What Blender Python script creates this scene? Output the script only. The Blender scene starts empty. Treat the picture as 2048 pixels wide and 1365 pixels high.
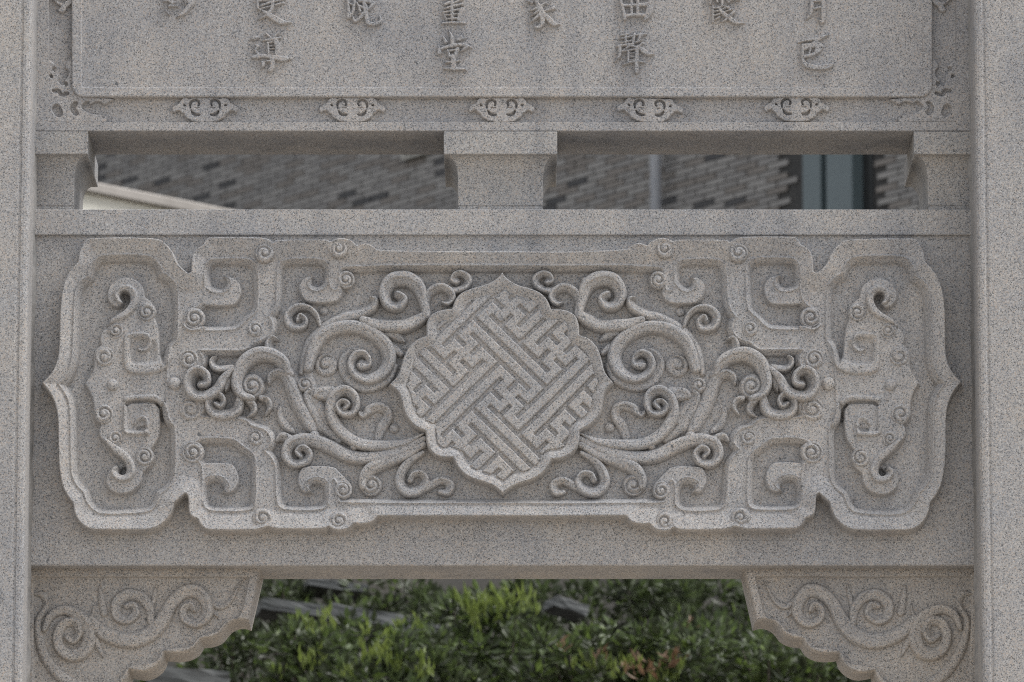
import bpy, bmesh, math, random
import numpy as np
from mathutils import Vector
from mathutils.geometry import tessellate_polygon

S = bpy.context.scene
COL = S.collection
R_ = math.radians
random.seed(7)
rng = np.random.default_rng(7)

# ------------------------------------------------------------------ camera
PX = 1.0 / 787.0                 # metres per "stone pixel" in the plane of the lintel
FPX = 12800.0                    # focal length in photo pixels (2048 wide)
PITCH = R_(10.5)
CAM = np.array([0.0, -16.0, 1.6])
cam_d = bpy.data.cameras.new('camera')
cam = bpy.data.objects.new('camera', cam_d)
COL.objects.link(cam)
cam.location = CAM
cam.rotation_euler = (math.pi / 2 + PITCH, 0, 0)
cam_d.sensor_width = 36.0
cam_d.lens = FPX / 2048.0 * 36.0
cam_d.clip_start = 0.1
cam_d.clip_end = 2000
cam_d.dof.use_dof = True
cam_d.dof.focus_distance = 16.15
cam_d.dof.aperture_fstop = 10.5
S.camera = cam
S.cycles.filter_width = 1.1
S.cycles.use_denoising = False

# ------------------------------------------------------------------ light
SUN_EL, SUN_AZ = R_(64), R_(86)     # veiled sun, high to the right, a little behind the gate; azimuth from +Y towards +X
world = bpy.data.worlds.new('World')
S.world = world
world.use_nodes = True
wn = world.node_tree.nodes
sky = wn.new('ShaderNodeTexSky')
sky.sky_type = 'NISHITA'
sky.sun_disc = False
sky.sun_elevation = SUN_EL
sky.sun_rotation = SUN_AZ
sky.dust_density = 1.5
wn['Background'].inputs['Strength'].default_value = 0.09
bw = wn.new('ShaderNodeRGBToBW')
mxs = wn.new('ShaderNodeMix')
mxs.data_type = 'RGBA'
mxs.inputs[0].default_value = 0.85      # thin cloud veil: the blue washes out towards grey
world.node_tree.links.new(sky.outputs[0], bw.inputs[0])
world.node_tree.links.new(sky.outputs[0], mxs.inputs[6])
world.node_tree.links.new(bw.outputs[0], mxs.inputs[7])
world.node_tree.links.new(mxs.outputs[2], wn['Background'].inputs['Color'])
sun_d = bpy.data.lights.new('sun', 'SUN')
sun_d.energy = 1.5
sun_d.angle = R_(50)
sun_d.color = (1.0, 0.98, 0.95)
sun = bpy.data.objects.new('sun', sun_d)
COL.objects.link(sun)
to_sun = Vector((math.cos(SUN_EL) * math.sin(SUN_AZ), math.cos(SUN_EL) * math.cos(SUN_AZ), math.sin(SUN_EL)))
sun.rotation_euler = to_sun.to_track_quat('Z', 'Y').to_euler()
sun.location = (20, 20, 30)
S.view_settings.view_transform = 'Standard'
S.view_settings.look = 'None'
S.view_settings.gamma = 1.0
S.view_settings.use_curve_mapping = False
S.view_settings.exposure = 1.68

# ------------------------------------------------------------------ projection helpers
_cp, _sp = math.cos(PITCH), math.sin(PITCH)


def ray(u, v):
    x = (np.asarray(u, float) - 1024.0) / FPX
    y = -(np.asarray(v, float) - 682.5) / FPX
    return x, _cp - _sp * y, _sp + _cp * y


def unproj(u, v, h):
    """photo pixel -> (X, Z) on the vertical plane standing h stone pixels in front of the lintel plane"""
    dx, dy, dz = ray(u, v)
    t = (-h * PX - CAM[1]) / dy
    return CAM[0] + t * dx, CAM[2] + t * dz


def at_dist(u, v, dist):
    """photo pixel -> point at a horizontal distance from the camera"""
    dx, dy, dz = ray(u, v)
    t = dist / dy
    return np.array([CAM[0] + t * dx, CAM[1] + t * dy, CAM[2] + t * dz])


def frame(ox, oy, sc):
    def f(*pts):
        out = []
        for p in pts:
            q = (ox + p[0] / sc, oy + p[1] / sc)
            if len(p) > 2:
                q += (p[2] if p[2] == 'c' else p[2] / sc,)
            out.append(q)
        return out
    return f


A = frame(0, 440, 2048 / 600)
B = frame(0, 740, 2048 / 600)
C = frame(400, 440, 2048 / 600)
D = frame(400, 700, 2048 / 600)
M = frame(770, 530, 1365 / 470)
Q = frame(0, 1065, 2048 / 600)
E = frame(150, 520, 862 / 250)
G = frame(150, 740, 862 / 250)
J = frame(350, 640, 1345 / 350)
K = frame(360, 490, 1345 / 360)
L4 = frame(360, 850, 1345 / 360)
T = frame(60, 0, 945 / 180)
W = frame(330, 180, 2048 / 160)
MIR = 2008.0

# ------------------------------------------------------------------ materials


def nodes_of(name):
    m = bpy.data.materials.new(name)
    m.use_nodes = True
    nt = m.node_tree
    return m, nt, nt.nodes, nt.links, nt.nodes['Principled BSDF']


def ramp(nt, stops, interp='LINEAR'):
    r = nt.nodes.new('ShaderNodeValToRGB')
    r.color_ramp.interpolation = interp
    els = r.color_ramp.elements
    while len(els) > 1:
        els.remove(els[-1])
    els[0].position = stops[0][0]
    els[0].color = (*stops[0][1], 1)
    for p, c in stops[1:]:
        e = els.new(p)
        e.color = (*c, 1)
    return r


def mix(nt, a, b, fac, mode='MIX'):
    n = nt.nodes.new('ShaderNodeMix')
    n.data_type = 'RGBA'
    n.blend_type = mode
    for sock, val in ((n.inputs[6], a), (n.inputs[7], b), (n.inputs[0], fac)):
        if hasattr(val, 'node'):
            nt.links.new(val, sock)
        elif isinstance(val, tuple):
            sock.default_value = (*val, 1)
        else:
            sock.default_value = val
    return n.outputs[2]


def granite(name='granite', tint=(1, 1, 1), rough_bump=0.12):
    m, nt, N, L, bsdf = nodes_of(name)
    pos = N.new('ShaderNodeNewGeometry').outputs['Position']

    def tex(kind, scale, **kw):
        t = N.new(kind)
        L.new(pos, t.inputs['Vector'])
        t.inputs['Scale'].default_value = scale
        for k, v in kw.items():
            t.inputs[k].default_value = v
        return t
    v1 = tex('ShaderNodeTexVoronoi', 400)
    sep = N.new('ShaderNodeSeparateColor')
    L.new(v1.outputs['Color'], sep.inputs[0])
    base = ramp(nt, [(0.0, (0.24, 0.24, 0.25)), (0.12, (0.31, 0.31, 0.32)), (0.32, (0.385, 0.39, 0.40)),
                     (0.55, (0.43, 0.405, 0.38)), (0.74, (0.49, 0.49, 0.495)), (0.9, (0.45, 0.385, 0.335)), (1.0, (0.60, 0.60, 0.595))])
    L.new(sep.outputs[0], base.inputs[0])
    # dark mica grains
    v2 = tex('ShaderNodeTexVoronoi', 470)
    sep2 = N.new('ShaderNodeSeparateColor')
    L.new(v2.outputs['Color'], sep2.inputs[0])
    dark = ramp(nt, [(0.0, (1, 1, 1)), (0.10, (1, 1, 1)), (0.13, (0, 0, 0))])
    L.new(sep2.outputs[0], dark.inputs[0])
    # clusters of mica
    cl = tex('ShaderNodeTexNoise', 38, Detail=2.0)
    clr = ramp(nt, [(0.3, (0.72, 0.72, 0.72)), (0.65, (0.95, 0.95, 0.95))])
    L.new(cl.outputs[0], clr.inputs[0])
    mulm = N.new('ShaderNodeMath')
    mulm.operation = 'MULTIPLY'
    L.new(dark.outputs[0], mulm.inputs[0])
    L.new(clr.outputs[0], mulm.inputs[1])
    col = mix(nt, base.outputs[0], (0.115, 0.12, 0.125), mulm.outputs[0])
    # slow tonal variation of the block: warm / cool patches
    big = tex('ShaderNodeTexNoise', 7.0, Detail=3.0)
    bigr = ramp(nt, [(0.3, (0.92, 0.94, 0.965)), (0.7, (1.03, 1.02, 1.0))])
    L.new(big.outputs[0], bigr.inputs[0])
    col = mix(nt, col, bigr.outputs[0], 1.0, 'MULTIPLY')
    # rare dark knots
    v3 = tex('ShaderNodeTexVoronoi', 6.5)
    v3.inputs['Randomness'].default_value = 1.0
    nz = tex('ShaderNodeTexNoise', 120, Detail=1.0)
    add = N.new('ShaderNodeMath')
    add.operation = 'MULTIPLY_ADD'
    L.new(nz.outputs[0], add.inputs[0])
    add.inputs[1].default_value = 0.09
    L.new(v3.outputs['Distance'], add.inputs[2])
    kn = ramp(nt, [(0.065, (1, 1, 1)), (0.075, (0, 0, 0))])
    L.new(add.outputs[0], kn.inputs[0])
    kf = N.new('ShaderNodeMath')
    kf.operation = 'MULTIPLY'
    kf.inputs[1].default_value = 0.75
    L.new(kn.outputs[0], kf.inputs[0])
    col = mix(nt, col, (0.07, 0.08, 0.09), kf.outputs[0])
    # rain streaks and old damp stains
    mp = N.new('ShaderNodeMapping')
    mp.inputs['Scale'].default_value = (11.0, 11.0, 0.9)
    L.new(pos, mp.inputs['Vector'])
    st = N.new('ShaderNodeTexNoise')
    st.inputs['Scale'].default_value = 1.0
    st.inputs['Detail'].default_value = 5.0
    L.new(mp.outputs[0], st.inputs['Vector'])
    str_ = ramp(nt, [(0.30, (0.84, 0.85, 0.87)), (0.48, (1, 1, 1)), (0.75, (1.04, 1.03, 1.02))])
    L.new(st.outputs[0], str_.inputs[0])
    col = mix(nt, col, str_.outputs[0], 1.0, 'MULTIPLY')
    dm = tex('ShaderNodeTexNoise', 2.3, Detail=6.0, Roughness=0.65)
    dmr = ramp(nt, [(0.34, (0.86, 0.87, 0.89)), (0.5, (1, 1, 1)), (0.72, (1.03, 1.02, 1.0))])
    L.new(dm.outputs[0], dmr.inputs[0])
    col = mix(nt, col, dmr.outputs[0], 1.0, 'MULTIPLY')
    col = mix(nt, col, tint, 1.0, 'MULTIPLY')
    L.new(col, bsdf.inputs['Base Color'])
    bsdf.inputs['Roughness'].default_value = 0.85
    bsdf.inputs['Specular IOR Level'].default_value = 0.25
    nb = tex('ShaderNodeTexNoise', 160, Detail=3.0, Roughness=0.6)
    bump = N.new('ShaderNodeBump')
    bump.inputs['Strength'].default_value = rough_bump
    bump.inputs['Distance'].default_value = 0.003
    L.new(nb.outputs[0], bump.inputs['Height'])
    tool = tex('ShaderNodeTexNoise', 48, Detail=2.0)
    b2 = N.new('ShaderNodeBump')
    b2.inputs['Strength'].default_value = 0.05
    b2.inputs['Distance'].default_value = 0.006
    L.new(tool.outputs[0], b2.inputs['Height'])
    L.new(bump.outputs[0], b2.inputs['Normal'])
    L.new(b2.outputs[0], bsdf.inputs['Normal'])
    return m


def plain(name, c1, c2, scale=8.0, rough=0.8, bump=0.0, detail=4.0):
    m, nt, N, L, bsdf = nodes_of(name)
    pos = N.new('ShaderNodeNewGeometry').outputs['Position']
    n = N.new('ShaderNodeTexNoise')
    L.new(pos, n.inputs['Vector'])
    n.inputs['Scale'].default_value = scale
    n.inputs['Detail'].default_value = detail
    r = ramp(nt, [(0.3, c1), (0.7, c2)])
    L.new(n.outputs[0], r.inputs[0])
    L.new(r.outputs[0], bsdf.inputs['Base Color'])
    bsdf.inputs['Roughness'].default_value = rough
    if bump:
        b = N.new('ShaderNodeBump')
        b.inputs['Strength'].default_value = bump
        b.inputs['Distance'].default_value = 0.02
        L.new(n.outputs[0], b.inputs['Height'])
        L.new(b.outputs[0], bsdf.inputs['Normal'])
    return m


def leaf_mat(name, c1, c2, trans=0.35):
    m, nt, N, L, bsdf = nodes_of(name)
    pos = N.new('ShaderNodeNewGeometry').outputs['Position']
    n = N.new('ShaderNodeTexNoise')
    L.new(pos, n.inputs['Vector'])
    n.inputs['Scale'].default_value = 9.0
    r = ramp(nt, [(0.35, c1), (0.65, c2)])
    L.new(n.outputs[0], r.inputs[0])
    L.new(r.outputs[0], bsdf.inputs['Base Color'])
    bsdf.inputs['Roughness'].default_value = 0.5
    tr = N.new('ShaderNodeBsdfTranslucent')
    L.new(r.outputs[0], tr.inputs['Color'])
    mx = N.new('ShaderNodeMixShader')
    mx.inputs[0].default_value = trans
    L.new(bsdf.outputs[0], mx.inputs[1])
    L.new(tr.outputs[0], mx.inputs[2])
    L.new(mx.outputs[0], N['Material Output'].inputs['Surface'])
    return m


GRAN = granite('granite_lintel', (0.985, 0.99, 1.0))
GRAN_P = granite('granite_pillar', (0.985, 0.99, 1.0))
GRAN_T = granite('granite_tablet', (0.955, 0.96, 0.975))
GRAN_B = granite('granite_block', (0.94, 0.945, 0.945))
GRAN_Q = granite('granite_bracket', (0.97, 0.945, 0.91))
MORTAR = plain('grey_mortar', (0.22, 0.22, 0.22), (0.34, 0.33, 0.32), 30, 0.9, 0.3)
PAVE = plain('sandy_paving', (0.25, 0.215, 0.175), (0.31, 0.27, 0.22), 1.2, 0.9)
SOIL = plain('dark_soil', (0.012, 0.011, 0.009), (0.03, 0.027, 0.021), 3.0, 0.95, 0.6)
CREAM = plain('cream_render', (0.84, 0.82, 0.73), (0.88, 0.86, 0.78), 3, 0.85)
COPING = plain('pale_coping', (0.36, 0.335, 0.31), (0.46, 0.43, 0.40), 6, 0.8)
BRICKS = [plain('grey_brick_' + w, c, tuple(x * 1.25 for x in c), 7, 0.8, 0.1)
          for w, c in (('pale', (0.27, 0.262, 0.254)), ('mid', (0.225, 0.218, 0.213)), ('brown', (0.205, 0.188, 0.174)), ('dark', (0.07, 0.07, 0.073)))]
JOINT = plain('brick_mortar', (0.05, 0.05, 0.05), (0.07, 0.069, 0.068), 5, 0.9)
PIPE = plain('pale_metal_pipe', (0.36, 0.38, 0.42), (0.42, 0.44, 0.48), 3, 0.4)
TEAL = plain('blue_grey_frame', (0.10, 0.135, 0.147), (0.12, 0.155, 0.168), 3, 0.45)
DARKM = plain('dark_gap', (0.018, 0.02, 0.021), (0.028, 0.03, 0.031), 3, 0.4)
VENT = plain('pale_vent_frame', (0.33, 0.32, 0.29), (0.38, 0.37, 0.34), 3, 0.6)
LEAF_D = leaf_mat('dark_leaf', (0.032, 0.040, 0.021), (0.06, 0.078, 0.036), 0.25)
LEAF_M = leaf_mat('mid_leaf', (0.065, 0.095, 0.034), (0.11, 0.15, 0.055), 0.35)
LEAF_L = leaf_mat('light_leaf', (0.10, 0.15, 0.035), (0.16, 0.22, 0.06), 0.4)
LEAF_Y = leaf_mat('young_leaf', (0.16, 0.215, 0.05), (0.25, 0.31, 0.08), 0.5)
LEAF_B = leaf_mat('brown_leaf', (0.17, 0.10, 0.06), (0.28, 0.18, 0.11), 0.35)
TWIG = plain('twig_bark', (0.05, 0.04, 0.032), (0.10, 0.085, 0.07), 20, 0.9)
STONE = plain('weathered_stone', (0.07, 0.075, 0.075), (0.16, 0.165, 0.165), 4, 0.9, 0.4)

# ------------------------------------------------------------------ object helpers


def tag(o, label=None, cat=None, group=None, kind=None):
    if label:
        o['label'] = label
    if cat:
        o['category'] = cat
    if group:
        o['group'] = group
    if kind:
        o['kind'] = kind
    return o


def thing(name, label, cat, loc=(0, 0, 0), group=None):
    o = bpy.data.objects.new(name, None)
    COL.objects.link(o)
    o.location = loc
    o.empty_display_size = 0.2
    return tag(o, label, cat, group)


def link_mesh(name, me, mat, parent=None, smooth=False):
    for m in (mat if isinstance(mat, (list, tuple)) else [mat]):
        me.materials.append(m)
    if smooth:
        me.polygons.foreach_set('use_smooth', np.ones(len(me.polygons), bool))
    o = bpy.data.objects.new(name, me)
    COL.objects.link(o)
    if parent is not None:
        o.parent = parent
    return o


def root_loc(parent):
    p = np.zeros(3)
    while parent is not None:
        p += np.array(parent.location)
        parent = parent.parent
    return p


def mesh_np(name, verts, quads, mat, parent=None, smooth=True):
    v = np.asarray(verts, np.float64) - root_loc(parent)
    q = np.asarray(quads, np.int32)
    me = bpy.data.meshes.new(name)
    me.vertices.add(len(v))
    me.vertices.foreach_set('co', v.astype(np.float32).ravel())
    n = q.shape[1]
    me.loops.add(q.size)
    me.loops.foreach_set('vertex_index', q.ravel())
    me.polygons.add(len(q))
    me.polygons.foreach_set('loop_start', np.arange(0, q.size, n, dtype=np.int32))
    me.update(calc_edges=True)
    me.validate()
    return link_mesh(name, me, mat, parent, smooth)


def mesh_py(name, verts, faces, mat, parent=None, smooth=False):
    off = root_loc(parent)
    me = bpy.data.meshes.new(name)
    me.from_pydata([tuple(np.asarray(v, float) - off) for v in verts], [], faces)
    bm = bmesh.new()
    bm.from_mesh(me)
    bmesh.ops.recalc_face_normals(bm, faces=bm.faces)
    bm.to_mesh(me)
    bm.free()
    me.update()
    return link_mesh(name, me, mat, parent, smooth)


def box_vf(x0, x1, y0, y1, z0, z1, n=0):
    v = [(x0, y0, z0), (x1, y0, z0), (x1, y1, z0), (x0, y1, z0), (x0, y0, z1), (x1, y0, z1), (x1, y1, z1), (x0, y1, z1)]
    f = [(0, 3, 2, 1), (4, 5, 6, 7), (0, 1, 5, 4), (1, 2, 6, 5), (2, 3, 7, 6), (3, 0, 4, 7)]
    return v, [tuple(i + n for i in q) for q in f]


def bevel(o, w, seg=2):
    m = o.modifiers.new('bevel', 'BEVEL')
    m.width = w
    m.segments = seg
    m.limit_method = 'ANGLE'
    return o


# ------------------------------------------------------------------ carving toolkit (numpy height fields)
def smooth01(x):
    x = np.clip(x, 0, 1)
    return x * x * (3 - 2 * x)


def edge01(x):
    """steep side with a small rounded arris"""
    x = np.clip(x, 0, 1)
    return np.where(x < 0.72, x / 0.72 * 0.94, 0.94 + 0.06 * np.sin((x - 0.72) / 0.28 * np.pi / 2))


def chaikin(poly, it=2, closed=True):
    pts = []
    for p in poly:
        pts.append((p[0], p[1]))
        if len(p) > 2 and p[2] == 'c':
            pts.append((p[0], p[1]))
    pts = np.array(pts, float)
    for _ in range(it):
        nxt = np.roll(pts, -1, 0)
        q = 0.75 * pts + 0.25 * nxt
        r = 0.25 * pts + 0.75 * nxt
        pts = np.stack([q, r], 1).reshape(-1, 2)
    keep = np.ones(len(pts), bool)
    d = np.linalg.norm(pts - np.roll(pts, 1, 0), axis=1)
    keep[d < 1e-6] = False
    return pts[keep]


def sdf(U, V, poly):
    """signed distance to a closed polygon, positive inside"""
    best = np.full(U.shape, 1e9)
    inside = np.zeros(U.shape, bool)
    n = len(poly)
    for i in range(n):
        ax, ay = poly[i]
        bx, by = poly[(i + 1) % n]
        ex, ey = bx - ax, by - ay
        L2 = ex * ex + ey * ey
        if L2 < 1e-12:
            continue
        wx, wy = U - ax, V - ay
        t = np.clip((wx * ex + wy * ey) / L2, 0, 1)
        d = (wx - ex * t) ** 2 + (wy - ey * t) ** 2
        np.minimum(best, d, out=best)
        if ay != by:
            c = (ay > V) != (by > V)
            inside ^= c & (U < (bx - ax) * (V - ay) / (by - ay) + ax)
    d = np.sqrt(best)
    return np.where(inside, d, -d)


def sdf_win(U, V, poly, pad=30):
    """sdf evaluated only near the polygon; returns window slices and values"""
    u0, v0 = poly.min(0) - pad
    u1, v1 = poly.max(0) + pad
    us, vs = U[0], V[:, 0]
    i0, i1 = np.searchsorted(us, [u0, u1])
    j0, j1 = np.searchsorted(vs, [v0, v1])
    sl = (slice(j0, j1), slice(i0, i1))
    return sl, sdf(U[sl], V[sl], poly)


def catmull(pts, step=2.5, closed=False):
    P = np.array(pts, float)
    if len(P) == 2:
        ext = np.vstack([2 * P[0] - P[1], P, 2 * P[1] - P[0]])
    else:
        ext = np.vstack([2 * P[0] - P[1], P, 2 * P[-1] - P[-2]])
    out = []
    for i in range(1, len(ext) - 2):
        p0, p1, p2, p3 = ext[i - 1:i + 3]
        n = max(1, int(np.linalg.norm((p2 - p1)[:2]) / step))
        for k in range(n):
            t = k / n
            out.append(0.5 * ((2 * p1) + (-p0 + p2) * t + (2 * p0 - 5 * p1 + 4 * p2 - p3) * t * t + (-p0 + 3 * p1 - 3 * p2 + p3) * t ** 3))
    out.append(ext[-2])
    out = np.array(out)
    out[:, 2] = np.maximum(out[:, 2], 0.6)
    return out


LEAN = 0.40
PROF = {
    'tube': lambda x, d, w: (1 - x ** 5) ** 0.7,
    'soft': lambda x, d, w: (1 - x ** 2) ** 0.9,
    'flat': lambda x, d, w: np.clip((w - d) / 2.2, 0, 1) ** 0.7,
    'ridge': lambda x, d, w: (1 - x) ** 0.8 * 0.75 + 0.25 * (1 - x ** 4),
    'leaf': lambda x, d, w: (1 - x ** 2.2) ** 0.6 - 0.22 * np.exp(-(x / 0.16) ** 2),
}


def stroke_field(U, V, out, pts, H, prof='tube', h_end=None):
    """max-blend a brush stroke of the given half widths into out (height above the part's base)"""
    P = catmull(pts)
    fn = PROF[prof]
    # ribbons are cut higher on the outside of a bend: lean follows the signed curvature
    ln = np.zeros(len(P))
    if prof in ('tube', 'leaf') and len(P) > 6:
        t_ = np.gradient(P[:, :2], axis=0)
        an = np.unwrap(np.arctan2(t_[:, 1], t_[:, 0]))
        kk = np.gradient(an) / (np.hypot(t_[:, 0], t_[:, 1]) + 1e-6)
        win = np.ones(9) / 9
        kk = np.convolve(np.pad(kk, 4, mode='edge'), win, 'valid')
        ln = np.clip(kk * 28.0, -1, 1) * LEAN
    us, vs = U[0], V[:, 0]
    n = len(P)
    for i in range(n - 1):
        a, b = P[i], P[i + 1]
        wmax = max(a[2], b[2]) + 0.5
        i0, i1 = np.searchsorted(us, [min(a[0], b[0]) - wmax, max(a[0], b[0]) + wmax])
        j0, j1 = np.searchsorted(vs, [min(a[1], b[1]) - wmax, max(a[1], b[1]) + wmax])
        if i1 <= i0 or j1 <= j0:
            continue
        sl = (slice(j0, j1), slice(i0, i1))
        uu, vv = U[sl], V[sl]
        ex, ey = b[0] - a[0], b[1] - a[1]
        L2 = ex * ex + ey * ey + 1e-12
        t = np.clip(((uu - a[0]) * ex + (vv - a[1]) * ey) / L2, 0, 1)
        d = np.hypot(uu - a[0] - ex * t, vv - a[1] - ey * t)
        w = a[2] + (b[2] - a[2]) * t
        x = np.clip(d / w, 0, 1)
        hh = H
        if h_end is not None:
            hh = H + (h_end - H) * (i + t) / (n - 1)
        side = np.sign(ex * (vv - a[1]) - ey * (uu - a[0]))
        lean = 1.0 - (ln[i] + (ln[i + 1] - ln[i]) * t) * side * x
        val = np.where(d < w, hh * fn(x, d, w) * lean, 0)
        out[sl] = np.maximum(out[sl], val)


def grid_mesh(name, us, vs, H, keep, ref, mat, parent, mirror=False):
    """height field (stone pixels) -> real mesh facing the viewer"""
    ny, nx = H.shape
    U, V = np.meshgrid(us, vs)
    if mirror:
        U = MIR - U
    k = np.clip((U - 1030) / 160, 0, 1)
    U, V = (U + k * (1.5 * np.sin(V / 47 + 1.1) + 1.2 * np.sin(U / 61 + V / 83)),
            V + k * (1.4 * np.sin(U / 53 + 0.4) + 1.1 * np.sin(V / 71 - U / 97)))
    X, Z = unproj(U, V, ref)
    co = np.stack([X, -H * PX, Z], -1).reshape(-1, 3)
    idx = np.arange(ny * nx).reshape(ny, nx)
    q = np.stack([idx[:-1, :-1], idx[1:, :-1], idx[1:, 1:], idx[:-1, 1:]], -1)
    kf = keep[:-1, :-1] | keep[1:, :-1] | keep[1:, 1:] | keep[:-1, 1:]
    q = q[kf]
    if mirror:
        q = q[:, ::-1]
    used = np.unique(q)
    remap = np.zeros(ny * nx, np.int32)
    remap[used] = np.arange(len(used))
    return mesh_np(name, co[used], remap[q], mat, parent, True)


def relief(name, parent, strokes, base, step=1.5, sides=(0, 1), fn=None, bounds=None, mat=None, sink=3.0):
    """strokes: (pts, H, profile[, h_end]).  One carved part (and its mirror twin) standing on base."""
    if bounds is None:
        allp = np.vstack([np.array(s[0])[:, :3] for s in strokes])
        w = allp[:, 2].max() + 6
        bounds = (allp[:, 0].min() - w, allp[:, 0].max() + w, allp[:, 1].min() - w, allp[:, 1].max() + w)
    us = np.arange(bounds[0], bounds[1], step)
    vs = np.arange(bounds[2], bounds[3], step)
    U, V = np.meshgrid(us, vs)
    F = np.zeros(U.shape)
    for s in strokes:
        stroke_field(U, V, F, s[0], s[1], s[2] if len(s) > 2 else 'tube', s[3] if len(s) > 3 else None)
    if fn is not None:
        F = fn(U, V, F)
    keep = F > 0
    top = base + (F.max() if F.size else 0)
    H = np.where(keep, base + F, base - sink)
    res = []
    for m in sides:
        res.append(grid_mesh(name, us, vs, H, keep, top * 0.7 + base * 0.3, mat or GRAN, parent, bool(m)))
    return res


def boss(parent, c, r, base, H=9.0, turns=1.6, a0=0.0, cw=1, sides=(0, 1), name='scroll_boss', step=1.3):
    """a round volute: a disc with an incised spiral and a raised eye"""
    cx, cy = c[0], c[1]

    def fn(U, V, F):
        d = np.hypot(U - cx, V - cy)
        body = np.where(d < r, H * (1 - np.clip(d / r, 0, 1) ** 5) ** 0.5, 0)
        th = np.arctan2(V - cy, U - cx) * cw
        ph = ((th - a0) / (2 * np.pi)) % 1.0
        pitch = r * 0.80 / turns
        k = (d - r * 0.12) / pitch - ph
        fr = np.abs(k - np.round(k)) * pitch
        g = np.exp(-(fr / (r * 0.085 + 0.45)) ** 2) * np.clip((r * 0.84 - d) / (r * 0.1), 0, 1) * (d > r * 0.10)
        saw = (k - np.floor(k))
        hg = min(H, 10.0)
        body = body - g * hg * 0.62 + np.where((d < r * 0.84), (saw - 0.5) * hg * 0.35, 0)
        eye = np.where(d < r * 0.24, H * (0.80 + 0.35 * np.sqrt(np.clip(1 - (d / (r * 0.24)) ** 2, 0, 1))), 0)
        body = np.maximum(body, eye)
        return np.where(d < r, np.maximum(body, 0.3), 0)
    return relief(name, parent, [], base, step, sides, fn, (cx - r - 4, cx + r + 4, cy - r - 4, cy + r + 4))


def knob(parent, c, r, base, H, sides=(0, 1), name='round_knob'):
    def fn(U, V, F):
        d = np.hypot(U - c[0], V - c[1]) / r
        return np.where(d < 1, H * np.sqrt(np.clip(1 - d ** 2, 0, 1)) ** 0.8, 0)
    return relief(name, parent, [], base, 1.3, sides, fn, (c[0] - r - 3, c[0] + r + 3, c[1] - r - 3, c[1] + r + 3))


def prism(name, poly, ref, h_front, h_back, mat, parent, cap=True):
    """photo-pixel outline extruded in depth (front cap + sides + back)"""
    P = np.array(poly, float)
    X, Z = unproj(P[:, 0], P[:, 1], ref)
    n = len(P)
    v = [(x, -h_front * PX, z) for x, z in zip(X, Z)] + [(x, -h_back * PX, z) for x, z in zip(X, Z)]
    f = [(i, (i + 1) % n, n + (i + 1) % n, n + i) for i in range(n)]
    tris = tessellate_polygon([[Vector((x, 0, z)) for x, z in zip(X, Z)]])
    f += [tuple(t) for t in tris]
    f += [tuple(n + i for i in t) for t in tris]
    return mesh_py(name, v, f, mat, parent)


def extrude_x(name, prof, x0, x1, mat, parent):
    """profile of (y, z) swept along x"""
    n = len(prof)
    v = [(x0, y, z) for y, z in prof] + [(x1, y, z) for y, z in prof]
    f = [(i, (i + 1) % n, n + (i + 1) % n, n + i) for i in range(n)]
    f += [tuple(range(n - 1, -1, -1)), tuple(range(n, 2 * n))]
    return mesh_py(name, v, f, mat, parent)


# ================================================================== large structure
tag(mesh_py('ground', [(-150, -120, 0), (150, -120, 0), (150, 140, 0), (-150, 140, 0)], [(0, 1, 2, 3)], PAVE), kind='structure')


def bank_z(y):
    return np.interp(y, [3.0, 4.0, 10.0, 12.5, 15.0, 17.5, 19.0, 140.0], [-0.3, 0.3, 4.4, 4.95, 5.55, 6.9, 7.1, 7.2])


bx = np.concatenate([np.linspace(-60, -5, 24), np.linspace(-4.6, 4.6, 70), np.linspace(5, 60, 24)])
by = np.concatenate([np.linspace(3, 9, 12), np.linspace(9.2, 17, 60), np.linspace(18, 120, 20)])
GX, GY = np.meshgrid(bx, by)
GZ = bank_z(GY) + 0.05 * np.sin(GX * 2.1 + GY * 1.3) + 0.04 * np.sin(GX * 5.3 - GY * 4.1) * (GY < 17)
ii = np.arange(GX.size).reshape(GX.shape)
qq = np.stack([ii[:-1, :-1], ii[:-1, 1:], ii[1:, 1:], ii[1:, :-1]], -1).reshape(-1, 4)
tag(mesh_np('hillside', np.stack([GX, GY, GZ], -1).reshape(-1, 3), qq, SOIL), kind='structure')

# ---- pillars
TOP_Z = 6.9
HP = 120.0          # how far the pillars stand forward of the lintel plane (stone pixels)


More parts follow.
